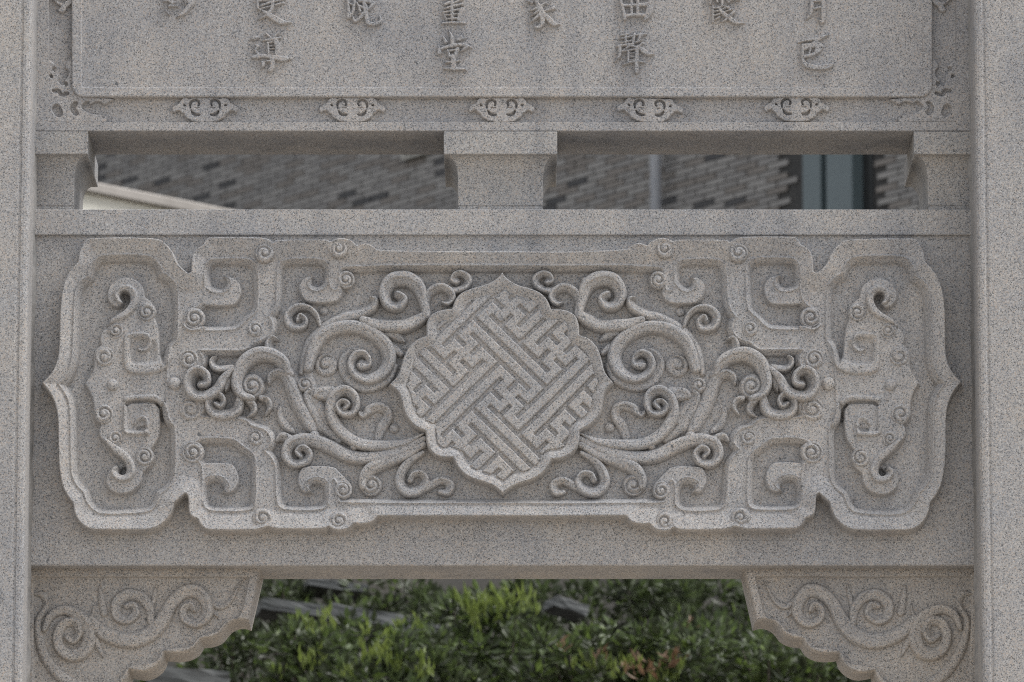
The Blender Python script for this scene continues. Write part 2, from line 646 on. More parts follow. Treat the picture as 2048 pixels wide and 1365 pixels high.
def pillar(u_edge, sgn, label):
    xe, _ = unproj(u_edge, 690, HP)
    t = thing('stone_pillar', label, 'pillar', (float(xe - sgn * 0.28), -0.05, 0), 'granite gate pillars')
    p = PX
    prof = [(0, -260), (0, HP - 12), (1.5, HP - 6), (5, HP - 1.5), (10, HP), (15.5, HP), (17.5, HP - 2.6), (20, HP - 3.0), (22.5, HP - 1.4), (25, HP - 0.8),
            (430, HP - 0.8), (440, HP - 10), (440, -260)]
    v, n = [], len(prof)
    for z in (0.0, TOP_Z):
        v += [(xe - sgn * a * p, -h * p, z) for a, h in prof]
    f = [(i, (i + 1) % n, n + (i + 1) % n, n + i) for i in range(n)]
    f += [tuple(range(n)), tuple(range(n, 2 * n))]
    mesh_py('shaft', v, f, GRAN_P, t)
    # foot block
    v, f = box_vf(xe - sgn * 470 * p, xe + sgn * 30 * p, -(HP + 60) * p, 300 * p, 0, 0.55)
    bevel(mesh_py('plinth', v, f, GRAN_P, t), 0.02)
    # smeared mortar in the corner where the pillar meets the beams
    rr = random.Random(int(u_edge))
    zs = np.linspace(0.0, TOP_Z - 0.05, 120)
    v, f = [], []
    for k, z in enumerate(zs):
        w = (3 + 4 * rr.random()) * p
        d = (4 + 8 * rr.random()) * p
        v += [(xe - sgn * 0.002, -d - 0.004, z), (xe + sgn * w, 0.010, z), (xe - sgn * 0.002, 0.02, z)]
        if k:
            b = 3 * k
            f += [(b - 3, b - 2, b + 1, b), (b - 2, b - 1, b + 2, b + 1)]
    mesh_py('mortar_joint', v, f, MORTAR, t)
    return t


pl = pillar(54.5, 1, 'speckled granite pillar left of the carved lintel, nearer the cream wall')
pr = pillar(1956.5, -1, 'speckled granite pillar right of the carved lintel, nearer the dark window')
XL = float(unproj(54.5, 690, HP)[0]) - 0.05
XR = float(unproj(1956.5, 690, HP)[0]) + 0.05


def yz(v, h):
    return (-h * PX, float(unproj(1024, v, h)[1]))


# ---- main lintel
ZL = yz(1131, -12)[1]
lintel = thing('carved_lintel', 'wide granite lintel carved with a quatrefoil medallion and scrolling vines', 'lintel', (0, 0, ZL))
FIELD = -9.0
prof = [yz(419.5, -1.5), yz(420.5, 0), yz(468, 0), yz(470.5, -1.5), yz(471.5, -8), yz(474, -9), yz(1080, -9), yz(1082, -8), yz(1129, -8), yz(1131.5, -9.5),
        (194 * PX, yz(1131.5, -9.5)[1]), (194 * PX, yz(419.5, -1.5)[1])]
extrude_x('lintel_body', prof, XL, XR, GRAN, lintel)

# ---- carved panel (one big height field, left half mirrored)
outline = chaikin(
    C((2400, 213, 'c'), (1225, 213), (1190, 180), (1150, 160), (1110, 160), (1075, 172, 'c'), (1040, 140), (990, 122), (930, 124), (890, 145, 'c'), (870, 130), (520, 134), (500, 150, 'c'), (470, 128), (420, 117), (60, 116)) +
    A((1425, 117), (1395, 140), (1380, 172, 'c'), (1335, 195), (1302, 240), (1298, 358, 'c'), (1285, 360, 'c'), (1217, 300), (1190, 220), (1130, 150), (1060, 119), (620, 119), (575, 140), (555, 180), (535, 225), (525, 290, 'c'), (460, 365), (430, 440),
      (410, 530), (400, 700), (398, 900), (375, 1000), (330, 1070), (275, 1118, 'c')) +
    B((335, 165), (370, 240), (390, 330), (392, 600), (400, 700), (420, 810), (460, 880), (492, 918, 'c'), (495, 960), (515, 1020), (560, 1075), (620, 1106), (700, 1108), (960, 1108), (1030, 1106), (1100, 1080), (1165, 1020), (1195, 950),
      (1200, 920, 'c'), (1255, 872), (1268, 860, 'c'), (1280, 880), (1280, 985), (1310, 1020), (1345, 1030, 'c'), (1360, 1065), (1395, 1100), (1440, 1111), (1730, 1111), (1775, 1102), (1835, 1085, 'c'), (1870, 1102)) +
    D((500, 1232), (540, 1240), (850, 1241), (880, 1222, 'c'), (905, 1240), (960, 1250), (1020, 1238), (1057, 1200, 'c'), (1100, 1206), (1170, 1196), (1200, 1178), (1218, 1150, 'c'), (2400, 1150, 'c')))

cart = chaikin(
    A((690, 236), (1000, 236), (1060, 262), (1100, 312), (1112, 358, 'c'), (1165, 390), (1207, 440), (1222, 490), (1222, 800), (1207, 838), (1178, 866, 'c'), (1150, 940)) +
    B((1140, 210), (1150, 290), (1162, 345), (1195, 380, 'c'), (1203, 430), (1203, 700), (1185, 770), (1150, 815), (1098, 852, 'c'), (1085, 885), (1065, 935), (1010, 982), (700, 992), (640, 965), (590, 910), (570, 840, 'c'), (535, 810), (497, 750),
      (482, 680), (480, 260), (455, 180), (395, 98, 'c')) +
    A((445, 1075), (480, 1000), (495, 900), (505, 500), (540, 420), (598, 382, 'c'), (605, 330), (635, 275)))
well_a = chaikin(A((1395, 345), (1408, 285), (1455, 260), (1690, 260), (1745, 288), (1768, 340), (1768, 590), (1740, 642), (1690, 682, 'c'), (1640, 735), (1590, 760), (1330, 760), (1275, 745), (1250, 705), (1290, 620), (1395, 560)))
well_b = chaikin(B((1320, 462), (1570, 462), (1622, 484), (1660, 520, 'c'), (1705, 545), (1745, 590), (1753, 640), (1753, 900), (1735, 945), (1690, 970), (1440, 970), (1395, 945), (1380, 900), (1380, 640), (1310, 600)))
centre = chaikin(
    C((2400, 310, 'c'), (985, 310), (948, 335), (945, 420), (945, 470), (910, 480), (886, 440), (886, 335), (870, 288), (830, 262), (590, 262), (540, 290), (522, 330), (520, 560), (500, 618), (465, 662, 'c'), (490, 695), (495, 745), (470, 790),
      (420, 818), (365, 835, 'c'), (330, 872), (295, 887), (60, 887)) +
    A((1345, 887), (1392, 950), (1370, 1010), (1300, 1060), (1290, 1150), (1375, 1225), (1392, 1290), (1355, 1330)) +
    B((1385, 333), (1660, 338), (1700, 365)) +
    D((345, 520), (400, 535), (445, 550), (478, 595), (482, 640), (432, 688, 'c'), (490, 742), (516, 805), (516, 1040), (545, 1082), (590, 1100), (820, 1100), (868, 1072), (885, 1030), (885, 920), (910, 880), (938, 920), (938, 1025), (965, 1053),
      (2400, 1055, 'c')))
hook_a = chaikin(K((90, 420), (180, 462), (395, 465), (440, 430), (466, 360), (460, 300), (430, 255), (385, 233), (335, 236, 'c'), (345, 290), (300, 320), (240, 300), (225, 240), (190, 220), (100, 250)))
hook_c = chaikin(K((1110, 120), (1165, 120), (1175, 250), (1225, 330), (1210, 400), (1155, 440), (970, 440), (915, 410), (880, 340), (880, 285), (930, 230), (990, 232, 'c'), (985, 290), (1030, 310), (1075, 270), (1085, 200)))
hook_b = chaikin(L4((60, 290), (180, 275), (360, 275), (410, 298), (446, 380), (440, 445), (408, 500), (350, 522), (308, 500, 'c'), (330, 470), (300, 430), (250, 430), (215, 470), (190, 560), (100, 560)))
hook_d = chaikin(L4((1090, 600), (1165, 600), (1170, 520), (1295, 500), (1290, 450), (1255, 405), (1200, 350), (1150, 298), (930, 300), (892, 330), (868, 400), (880, 460), (922, 517), (990, 500, 'c'), (965, 470), (990, 440), (1040, 440), (1070, 480)))
drag = chaikin(
    A((1300, 1060), (1180, 1020), (1120, 985), (1108, 945, 'c'), (1098, 920), (1092, 760), (1072, 690), (1062, 660), (1066, 610), (1040, 552), (996, 522, 'c'), (990, 470), (960, 420), (900, 385), (840, 380), (770, 410), (730, 462), (722, 520), (742, 572),
      (790, 604), (832, 590), (846, 560), (826, 540), (822, 512), (842, 490), (878, 504), (886, 535), (876, 572), (856, 604), (806, 642), (750, 674), (738, 722, 'c'), (690, 752), (672, 800), (680, 848, 'c'), (640, 885), (630, 930), (636, 1010), (600, 1070), (568, 1120, 'c')) +
    B((612, 162), (632, 235), (628, 330), (682, 376, 'c'), (664, 402), (672, 462), (722, 515), (752, 562), (812, 600), (850, 640), (858, 685), (842, 715), (812, 700), (822, 672), (800, 645), (755, 655), (718, 715), (715, 790), (762, 840), (830, 856),
      (920, 832), (974, 772), (985, 700, 'c'), (1045, 645), (1052, 590), (1040, 540, 'c'), (1090, 470), (1100, 380), (1098, 300), (1105, 230), (1180, 190), (1300, 180)))

NX = 600
us = np.linspace(78.0, 1004.0, NX)
vs = np.arange(470.0, 1078.0, 1.55)
U, V = np.meshgrid(us, vs)
FLOOR, BAND = 3.0, 24.0
s_out = sdf(U, V, outline)
H = FIELD - 3 + 50.0 * edge01((s_out + 0.5) / 4.5) - 14.0 * np.clip((s_out - 4.5) / 36, 0, 1)


def carve(poly, wall=14.0, bead=4.0, floor=FLOOR):
    sl, s = sdf_win(U, V, poly)
    top = np.maximum(H[sl], BAND - 4)
    rise = top + bead * np.clip((s + 1.2) / 1.8, 0, 1)
    # a bevelled fillet, then a small vertical step at its foot
    fall = np.interp(s, [-2.0, 1.2, wall - 3.0, wall - 1.2, 1e4], [1.0, 1.0, 0.42, 0.0, 0.0])
    fall = floor + (rise - floor) * fall
    H[sl] = np.where(s > -1.2, fall, H[sl])


def pocket(ridge_pts, rest, wall=13.0, floor=FLOOR):
    """bevel the inner edge of a hook: chamfer down from the ridge, with a fine raised lip"""
    poly = chaikin(ridge_pts + rest)
    sl, s = sdf_win(U, V, poly)
    lim = floor + (BAND + 3 - floor) * np.interp(s, [0.0, 1.0, wall - 3.0, wall - 1.2, 1e4], [1.0, 1.0, 0.42, 0.0, 0.0])
    H[sl] = np.where(s > 0, np.minimum(H[sl], lim), H[sl])
    ridge([(p[0], p[1], 2.4) for p in ridge_pts], BAND + 4, 'soft')


def raise_(poly, top=BAND, edge=4.0, floor=FLOOR):
    sl, s = sdf_win(U, V, poly)
    val = floor + (top - floor) * edge01((s + 0.5) / edge)
    H[sl] = np.where(s > -0.5, np.maximum(H[sl], val), H[sl])


def sink(poly, depth=9.0, edge=5.0):
    sl, s = sdf_win(U, V, poly)
    H[sl] -= depth * smooth01(s / edge)


def ridge(pts, top, prof='soft'):
    F = np.zeros(U.shape)
    stroke_field(U, V, F, pts, 1.0, prof)
    np.copyto(H, np.where(F > 0, np.maximum(H, FLOOR + (top - FLOOR) * F), H))


def bump_(pts, amt, prof='soft'):
    F = np.zeros(U.shape)
    stroke_field(U, V, F, pts, 1.0, prof)
    np.copyto(H, H + amt * F)


carve(cart, 15.0, 4.0, 0.0)
for pz in (well_a, well_b, centre):
    carve(pz)
for pz in (hook_a, hook_b, hook_c, hook_d):
    raise_(pz)
raise_(drag, BAND - 1, 4.5, 0.0)
pocket(K((185, 130), (185, 285), (212, 338), (285, 362), (345, 350), (378, 305), (370, 258), (332, 238)), K((330, 180), (300, 120)))
pocket(K((1118, 140), (1116, 265), (1075, 328), (1012, 346), (966, 322), (953, 275), (985, 236)), K((1010, 180), (1050, 130)))
pocket(L4((166, 600), (164, 445), (190, 400), (250, 378), (320, 392), (362, 440), (358, 472), (314, 502)), L4((290, 540), (240, 600)))
pocket(L4((1112, 600), (1115, 470), (1085, 410), (1020, 392), (950, 415), (938, 452), (985, 502)), L4((1010, 540), (1060, 600)))
ridge(A((1395, 740, 16), (1300, 748, 18), (1258, 720, 12)), 29, 'tube')
# dragon masks: square meanders cut into the end cartouches
sink(chaikin(A((872, 800), (1075, 795), (1085, 960), (1050, 998), (905, 1000), (866, 960))), 5, 10)
bump_(E((655, 620, 16), (635, 680, 32), (565, 742, 40), (405, 750, 40), (366, 705, 30), (360, 560, 24), (385, 526, 20), (480, 522, 20), (507, 548, 17), (506, 592, 18), (470, 622, 16), (440, 612, 10)), 7, 'tube')
bump_(B((860, 200, 18), (950, 192, 20), (1050, 195, 22), (1110, 240, 24), (1135, 320, 24), (1165, 375, 14)), 7, 'tube')
bump_(B((1070, 230, 10), (1092, 260, 12), (1100, 330, 12)), -14, 'soft')
bump_(B((862, 240, 10), (905, 218, 12), (1040, 218, 12), (1085, 245, 10)), -10, 'soft')
bump_(B((1000, 432, 16), (880, 428, 16), (856, 395, 16), (854, 250, 12)), 7, 'tube')
bump_(B((1000, 432, 16), (1002, 360, 16), (975, 328, 16), (935, 345, 12), (925, 370, 8)), 7, 'tube')
bump_(B((940, 400, 14), (990, 395, 18)), -6, 'soft')
# spiral necks of the dragons
bump_(E((225, 440, 14), (268, 408, 24), (335, 375, 30), (388, 325, 32), (408, 255, 32), (375, 205, 28), (325, 200, 24), (293, 235, 24), (305, 280, 20), (330, 292, 8)), 9, 'tube')
bump_(E((345, 232, 20), (352, 262, 22)), -14)
bump_(G((215, 490, 14), (290, 555, 28), (355, 615, 32), (388, 690, 32), (355, 742, 30), (300, 742, 26), (268, 708, 22), (285, 670, 14)), 9, 'tube')
bump_(G((318, 700, 18), (335, 675, 18)), -12)

Hf = np.concatenate([H, H[:, -2::-1]], 1)
usf = np.concatenate([us, MIR - us[-2::-1]])
keep = np.concatenate([s_out > -0.6, (s_out > -0.6)[:, -2::-1]], 1)
grid_mesh('carved_panel', usf, vs, np.maximum(Hf, FIELD - 3), keep, 24.0, GRAN, lintel)

# ---- vines and scrolls standing in the middle field
F0 = FLOOR - 1
Lt = lintel
VINE = [
    # great scroll
    [(C((735, 1010, 30), (765, 900, 38), (825, 800, 42), (930, 738, 42), (1060, 728, 42), (1180, 772, 45), (1268, 860, 48), (1288, 960, 46), (1240, 1045, 42), (1145, 1085, 36), (1065, 1052, 30), (1032, 985, 27), (1055, 925, 25), (1110, 908, 22), (1150, 940, 18)), 33, 'tube', 27),
     (C((1150, 940, 18), (1150, 985, 20), (1108, 985, 38)), 27, 'tube')],
    [(C((1330, 1000, 22), (1275, 1090, 32), (1150, 1140, 36), (1045, 1110, 36), (985, 1030, 32), (980, 950, 28), (1030, 895, 22), (1100, 880, 14)), 19, 'tube', 10)],
    # sheath leaf over the great scroll
    [(C((690, 1040, 18), (712, 940, 30), (760, 830, 40), (860, 735, 42), (980, 670, 40), (1090, 640, 36), (1170, 598, 34), (1195, 550, 26), (1165, 532, 12)), 22, 'leaf', 30)],
    # branch to the medallion and its flower curl
    [(C((1110, 680, 26), (1230, 715, 42), (1380, 722, 44), (1470, 690, 42), (1540, 650, 34)), 32, 'tube'),
     (C((1540, 650, 20), (1525, 560, 32), (1490, 455, 44), (1410, 400, 50), (1310, 412, 48), (1262, 490, 42), (1285, 570, 36), (1350, 588, 34), (1388, 540, 28), (1350, 510, 26)), 33, 'tube'),
     (C((1440, 405, 28), (1490, 420, 36)), 30, 'tube')],
    [(C((1560, 640, 16), (1545, 560, 24), (1570, 492, 27), (1635, 458, 27), (1695, 478, 26), (1722, 525, 25), (1695, 565, 20), (1652, 562, 8)), 28, 'tube'),
     (C((1650, 458, 20), (1740, 478, 24), (1812, 450, 26), (1830, 400, 26), (1785, 365, 22), (1740, 375, 20), (1722, 410, 16), (1748, 415, 26)), 27, 'tube')],
    # loop scroll below the upper hook
    [(C((820, 720, 10), (790, 645, 18), (735, 600, 20), (660, 598, 26), (604, 650, 30), (622, 715, 32), (690, 728, 28), (716, 688, 22), (685, 655, 18), (672, 685, 18)), 27, 'tube'),
     (C((830, 690, 8), (780, 800, 14), (740, 880, 8)), 14, 'tube')],
    # long leaf stem down the left
    [(J((722, 485, 10), (735, 432, 28), (790, 402, 36), (850, 430, 44), (900, 520, 52), (940, 620, 54), (990, 720, 52), (1050, 820, 44)) + D((792, 548, 10)), 30, 'leaf', 22)],
    [(D((545, 400, 18), (548, 450, 26), (580, 510, 30), (620, 545, 22), (642, 565, 8)), 16, 'leaf')],
    [(D((745, 275, 22), (730, 320, 26), (770, 420, 30), (850, 530, 32), (950, 612, 26)), 22, 'leaf', 14)],
    # spiral with long lower trunk
    [(D((1530, 572, 6), (1400, 630, 26), (1250, 652, 36), (1100, 640, 38), (985, 575, 38), (912, 480, 38), (892, 395, 36), (918, 312, 36), (985, 275, 34), (1045, 310, 32), (1062, 375, 28), (1035, 428, 26), (975, 428, 26), (942, 385, 20), (970, 350, 16), (1005, 368, 22), (985, 395, 18)), 30, 'tube')],
    [(D((1530, 605, 20), (1400, 672, 36), (1250, 722, 40), (1110, 735, 42), (1000, 715, 44), (880, 655, 44), (780, 618, 42), (690, 612, 42), (612, 645, 38), (592, 720, 36), (640, 772, 32), (715, 760, 30), (745, 708, 24), (705, 668, 22), (665, 692, 20), (690, 722, 18)), 28, 'tube'),
     (D((520, 620, 10), (560, 590, 28), (620, 610, 30)), 22, 'tube')],
    [(D((1525, 645, 22), (1400, 715, 36), (1250, 768, 42), (1160, 815, 42), (1115, 880, 32), (1110, 930, 24)), 28, 'tube')],
    [(D((1520, 700, 16), (1430, 760, 26), (1378, 830, 32), (1365, 910, 34), (1420, 968, 36), (1500, 950, 34), (1540, 890, 26), (1510, 845, 22), (1458, 850, 20), (1435, 888, 20)), 25, 'tube'),
     (D((1480, 968, 26), (1565, 925, 27), (1645, 890, 26), (1708, 915, 28), (1690, 965, 30), (1640, 968, 18)), 24, 'tube')],
    [(D((1095, 432, 16), (1110, 450, 16), (1145, 415, 30), (1205, 388, 30), (1268, 402, 30), (1282, 455, 32), (1240, 525, 34), (1215, 600, 26)), 24, 'tube', 12)],
    # cluster at the far end of the field
    [(J((868, 405, 16), (835, 330, 42), (760, 275, 50), (650, 258, 54), (550, 308, 55), (492, 400, 52), (480, 500, 46), (520, 570, 38), (590, 602, 26)), 39, 'tube')],
    [(J((792, 152, 8), (742, 138, 24), (718, 200, 34), (765, 270, 42), (830, 350, 44), (890, 415, 30)), 30, 'leaf')],
    [(J((435, 368, 26), (350, 375, 30), (298, 355, 27), (284, 312, 20), (312, 288, 12)), 32, 'tube')],
    [(J((440, 380, 22), (375, 450, 36), (320, 530, 42), (240, 578, 45), (150, 572, 46), (102, 500, 40), (116, 420, 36), (175, 386, 34), (236, 420, 33), (240, 478, 32), (198, 490, 30)), 41, 'tube')],
    [(J((505, 590, 30), (470, 690, 44), (400, 728, 46), (310, 718, 44), (262, 660, 33), (276, 600, 28), (330, 576, 26), (368, 612, 25), (352, 655, 25), (318, 640, 22)), 34, 'tube')],
    [(J((425, 430, 16), (402, 500, 26), (388, 548, 8)), 28, 'tube')],
    [(J((535, 605, 18), (592, 650, 30), (602, 700, 26), (555, 748, 8)), 26, 'tube'), (J((565, 622, 24), (572, 628, 25)), 31, 'tube')],
    [(J((655, 592, 18), (710, 620, 25), (724, 670, 21), (690, 732, 5)), 26, 'tube'), (J((660, 600, 20), (668, 606, 20)), 29, 'tube')],
    [(J((1030, 590, 26), (1062, 700, 46), (1125, 825, 44)), 17, 'soft'), (J((1110, 570, 40), (1160, 575, 40)), 20, 'tube')],
    [(J((760, 640, 40), (860, 720, 70)), 5, 'soft')],
    [(C((735, 960, 30), (725, 1050, 46), (745, 1150, 52), (775, 1260, 52)) + D((815, 400, 46), (860, 500, 30)), 13, 'soft')],
    [(C((560, 1010, 30), (640, 1080, 46), (690, 1160, 40)), 12, 'soft')],
    # stray leaves
    [(C((1270, 778, 16), (1340, 795, 32), (1395, 830, 10)), 20, 'leaf'), (C((1330, 880, 28), (1370, 915, 20)), 20, 'tube')],
    [(D((785, 320, 14), (810, 295, 34), (860, 285, 36), (905, 268, 20)), 20, 'tube')],
]
for g in VINE:
    relief('carved_vine', Lt, [([(p[0], p[1], p[2] * 1.18) for p in st[0]], st[1] * 0.84) + tuple(st[2:3]) + ((st[3] * 0.84,) if len(st) > 3 else ()) for st in g], F0)
for c, r, h in ((C((845, 620))[0], 9.5, 14), (D((1325, 535))[0], 10.5, 17), (D((780, 585))[0], 12, 32), (D((1050, 660))[0], 9, 31)):
    knob(Lt, c, r, F0, h * 0.75)
for c, r, h in ((A((770, 1125))[0], 12, 9), (A((1190, 1115))[0], 13.5, 12)):
    knob(Lt, c, r, BAND - 1.5, h)
# volutes
for c, r, base, h, a0, cw, tn in (
        (A((1325, 670))[0], 22, BAND - 3.5, 10, 0.3, 1, 1.7), (A((1290, 950))[0], 20, BAND - 3.5, 10, 1.0, -1, 1.6), (A((1300, 1290))[0], 24, BAND - 3.5, 9, 0.0, -1, 1.7),
        (B((1315, 560))[0], 23, BAND - 3.5, 10, 1.2, 1, 1.8), (A((1805, 225))[0], 19, BAND + 5.5, 8, 2.5, -1, 1.4), (C((945, 195))[0], 19, BAND + 5.5, 8, 2.0, -1, 1.5),
        (B((1790, 1010))[0], 20, BAND + 5.5, 8, 1.0, 1, 1.5), (D((945, 1165))[0], 19, BAND + 5.5, 8, 1.0, 1, 1.5), (C((995, 405))[0], 18, BAND - 3.5, 9, 0.0, 1, 1.5),
        (D((975, 955))[0], 18, BAND - 3.5, 9, 0.0, -1, 1.5), (C((375, 745))[0], 16, BAND - 3.5, 9, 0.8, 1, 1.2), (D((380, 600))[0], 16, BAND - 3.5, 9, 3.0, -1, 1.2),
        (A((1000, 625))[0], 19, BAND - 3.5, 9, 1.5, 1, 1.6), (A((790, 755))[0], 16, BAND - 3.5, 8, 0.5, 1, 1.7), (A((712, 930))[0], 20, BAND - 3.5, 8, 0.3, -1, 1.3),
        (B((708, 300))[0], 20, BAND - 3.5, 9, 0.3, 1, 1.4), (B((785, 465))[0], 16, BAND - 3.5, 8, 0.3, 1, 1.6), (B((985, 590))[0], 19, BAND - 3.5, 9, 0.3, -1, 1.5),
        (J((592, 506))[0], 27, F0, 27.4, 0.6, 1, 1.8), (C((862, 990))[0], 24, F0, 10.8, 0.5, 1, 0.9), (C((715, 1122))[0], 17, F0, 20.3, 0.5, 1, 1.3), (D((1168, 922))[0], 23, F0, 18.7, 0.3, 1, 1.7)):
    boss(Lt, c, r, base, h, tn, a0, cw)

# ---- medallion with key-fret lattice
med_poly = chaikin(M((681, 30, 'c'), (705, 72), (765, 112), (860, 135), (920, 165), (955, 215), (966, 252, 'c'), (1040, 255), (1100, 282), (1126, 335), (1130, 407, 'c'), (1185, 425), (1240, 480), (1268, 555), (1285, 630), (1342, 692, 'c'), (1292, 740), (1276, 800),
                     (1266, 865), (1222, 930), (1138, 972, 'c'), (1134, 1040), (1100, 1095), (1040, 1132), (970, 1138, 'c'), (945, 1195), (880, 1250), (780, 1280), (722, 1308), (684, 1345, 'c'), (640, 1300), (580, 1275), (490, 1250), (420, 1195), (390, 1130, 'c'),
                     (320, 1130), (265, 1100), (235, 1045), (230, 975, 'c'), (160, 945), (105, 870), (90, 800), (75, 745), (14, 698, 'c'), (75, 640), (90, 570), (120, 490), (170, 435), (235, 408, 'c'), (233, 340), (255, 290), (310, 260), (385, 250, 'c'),
                     (400, 200), (440, 155), (510, 130), (600, 105), (655, 72)))
MED = 31.0
us2 = np.arange(770, 1240, 1.35)
vs2 = np.arange(534, 1000, 1.35)
U2, V2 = np.meshgrid(us2, vs2)
s2 = sdf(U2, V2, med_poly)
FL = MED - 4.0
Hm = F0 - 2 + (MED + 9 - F0) * edge01((s2 + 0.5) / 4.5)
Hm = np.where(s2 > 4, MED + 9 - 2.5 * np.clip((s2 - 4) / 7, 0, 1) - 7 * smooth01((s2 - 10) / 15), Hm)
Hm = np.where(s2 > 25, FL + (MED - 0.5 - FL) * (1 - edge01((s2 - 25.0) / 2.0)), Hm)
med = grid_mesh('medallion', us2, vs2, Hm, s2 > -0.6, MED, GRAN, lintel)

UA, UB = 26.0, 26.9


def fret_pt(i, j):
    a, b = 4.0 + UA * i, 15.5 + UB * j
    X = (a + b) / math.sqrt(2)
    Y = (a - b) / math.sqrt(2) / 1.03
    return (1005.0 + X, 767.6 + Y)


def fret_bars():
    seen, out = set(), []
    for m in range(-2, 3):
        for n in range(-2, 3):
            ci, cj = 1 + 5 * m, -1 + 5 * n
            sg = 1 if (m + n) % 2 == 0 else -1
            arm = [(0, 0), (0, sg), (1, sg), (1, 2 * sg), (-6, 2 * sg)]
            for r in range(4):
                pts = []
                for (x, y) in arm:
                    for _ in range(r):
                        x, y = -y, x
                    pts.append((ci + x, cj + y))
                key = frozenset((pts[3], pts[4]))
                short = key in seen
                seen.add(key)
                out.append(pts[:4] if short else pts)
    return out


def fret_fn(pts):
    P = [fret_pt(*p) for p in pts]

    def fn(Ug, Vg, F):
        # square-ended bars measured in the lattice's own axes
        X = Ug - 1005.0
        Y = (Vg - 767.6) * 1.03
        a = (X + Y) / math.sqrt(2)
        b = (X - Y) / math.sqrt(2)
        best = np.full(Ug.shape, -1e9)
        for (i0, j0), (i1, j1) in zip(pts[:-1], pts[1:]):
            a0, a1 = sorted((4.0 + UA * i0, 4.0 + UA * i1))
            b0, b1 = sorted((15.5 + UB * j0, 15.5 + UB * j1))
            hw = 9.2
            d = np.minimum(np.minimum(a - (a0 - hw), (a1 + hw) - a), np.minimum(b - (b0 - hw), (b1 + hw) - b))
            best = np.maximum(best, d)
        sm = sdf(Ug, Vg, med_poly)
        inside = sm > 23.5
        val = 3.7 * smooth01((best + 0.4) / 2.0) ** 0.8 + 0.3
        return np.where((best > -0.4) & inside, val, 0)
    us_ = [p[0] for p in P]
    vs_ = [p[1] for p in P]
    return fn, (max(770, min(us_) - 16), min(1240, max(us_) + 16), max(534, min(vs_) - 16), min(1000, max(vs_) + 16))


for kf, pts in enumerate(fret_bars()):
    fn, bd = fret_fn(pts)
    if bd[1] - bd[0] < 12 or bd[3] - bd[2] < 12:
        continue
    us_ = np.arange(bd[0], bd[1], 1.35)
    vs_ = np.arange(bd[2], bd[3], 1.35)
    Ug, Vg = np.meshgrid(us_, vs_)
    F = fn(Ug, Vg, None)
    k = F > 0
    if k.sum() < 40:
        continue
    grid_mesh('fret_bar', us_, vs_, np.where(k, FL + F + 0.05 * kf, FL - 2), k, MED, GRAN, med)

# ================================================================== inscribed tablet above
ZT = yz(262.5, 0)[1]
tablet = thing('inscribed_tablet', 'granite tablet with raised Chinese characters above the open slots', 'tablet', (0, 0, ZT))


def rrect(u0, u1, v0, v1, r, n=6):
    pts = []
    for cx, cy, a0 in ((u1 - r, v0 + r, -90), (u1 - r, v1 - r, 0), (u0 + r, v1 - r, 90), (u0 + r, v0 + r, 180)):
        for k in range(n + 1):
            a = R_(a0 + 90 * k / n)
            pts.append((cx + r * math.cos(a), cy + r * math.sin(a)))
    return pts


VT = -780
loops = [((30, 1980, VT, 262.8, 0.5), -223), ((30, 1980, VT, 262.6, 0.5), -1.5), ((31, 1979, VT + 1, 261, 0.5), 0),
         ((97, 1913, VT + 60, 244.5, 0.8), 0), ((99, 1911, VT + 62, 242.5, 1), -10), ((142.5, 1865.5, VT + 100, 196.8, 25), -11.5), ((143.6, 1864.4, VT + 102, 195.4, 24), 2.5),
         ((145.0, 1863, VT + 104, 194.0, 23), 4.6), ((147, 1861, VT + 106, 192, 22), 5), ((162, 1846, VT + 118, 177.5, 8), 4.2), ((164, 1844, VT + 121, 175.8, 5), 1.6), ((167, 1841, VT + 123, 173, 4), 1.5)]
v, f, prev = [], [], None
for (u0, u1, v0, v1, r), h in loops:
    P = np.array(rrect(u0, u1, v0, v1, r))
    X, Z = unproj(P[:, 0], P[:, 1], 0)
    b = len(v)
    v += [(x, -h * PX, z) for x, z in zip(X, Z)]
    n = len(P)
    if prev is not None:
        f += [(prev + i, prev + (i + 1) % n, b + (i + 1) % n, b + i) for i in range(n)]
    else:
        f.append(tuple(range(b + n - 1, b - 1, -1)))
    prev = b
f.append(tuple(range(prev, prev + n)))
mesh_py('slab', v, f, GRAN_T, tablet)

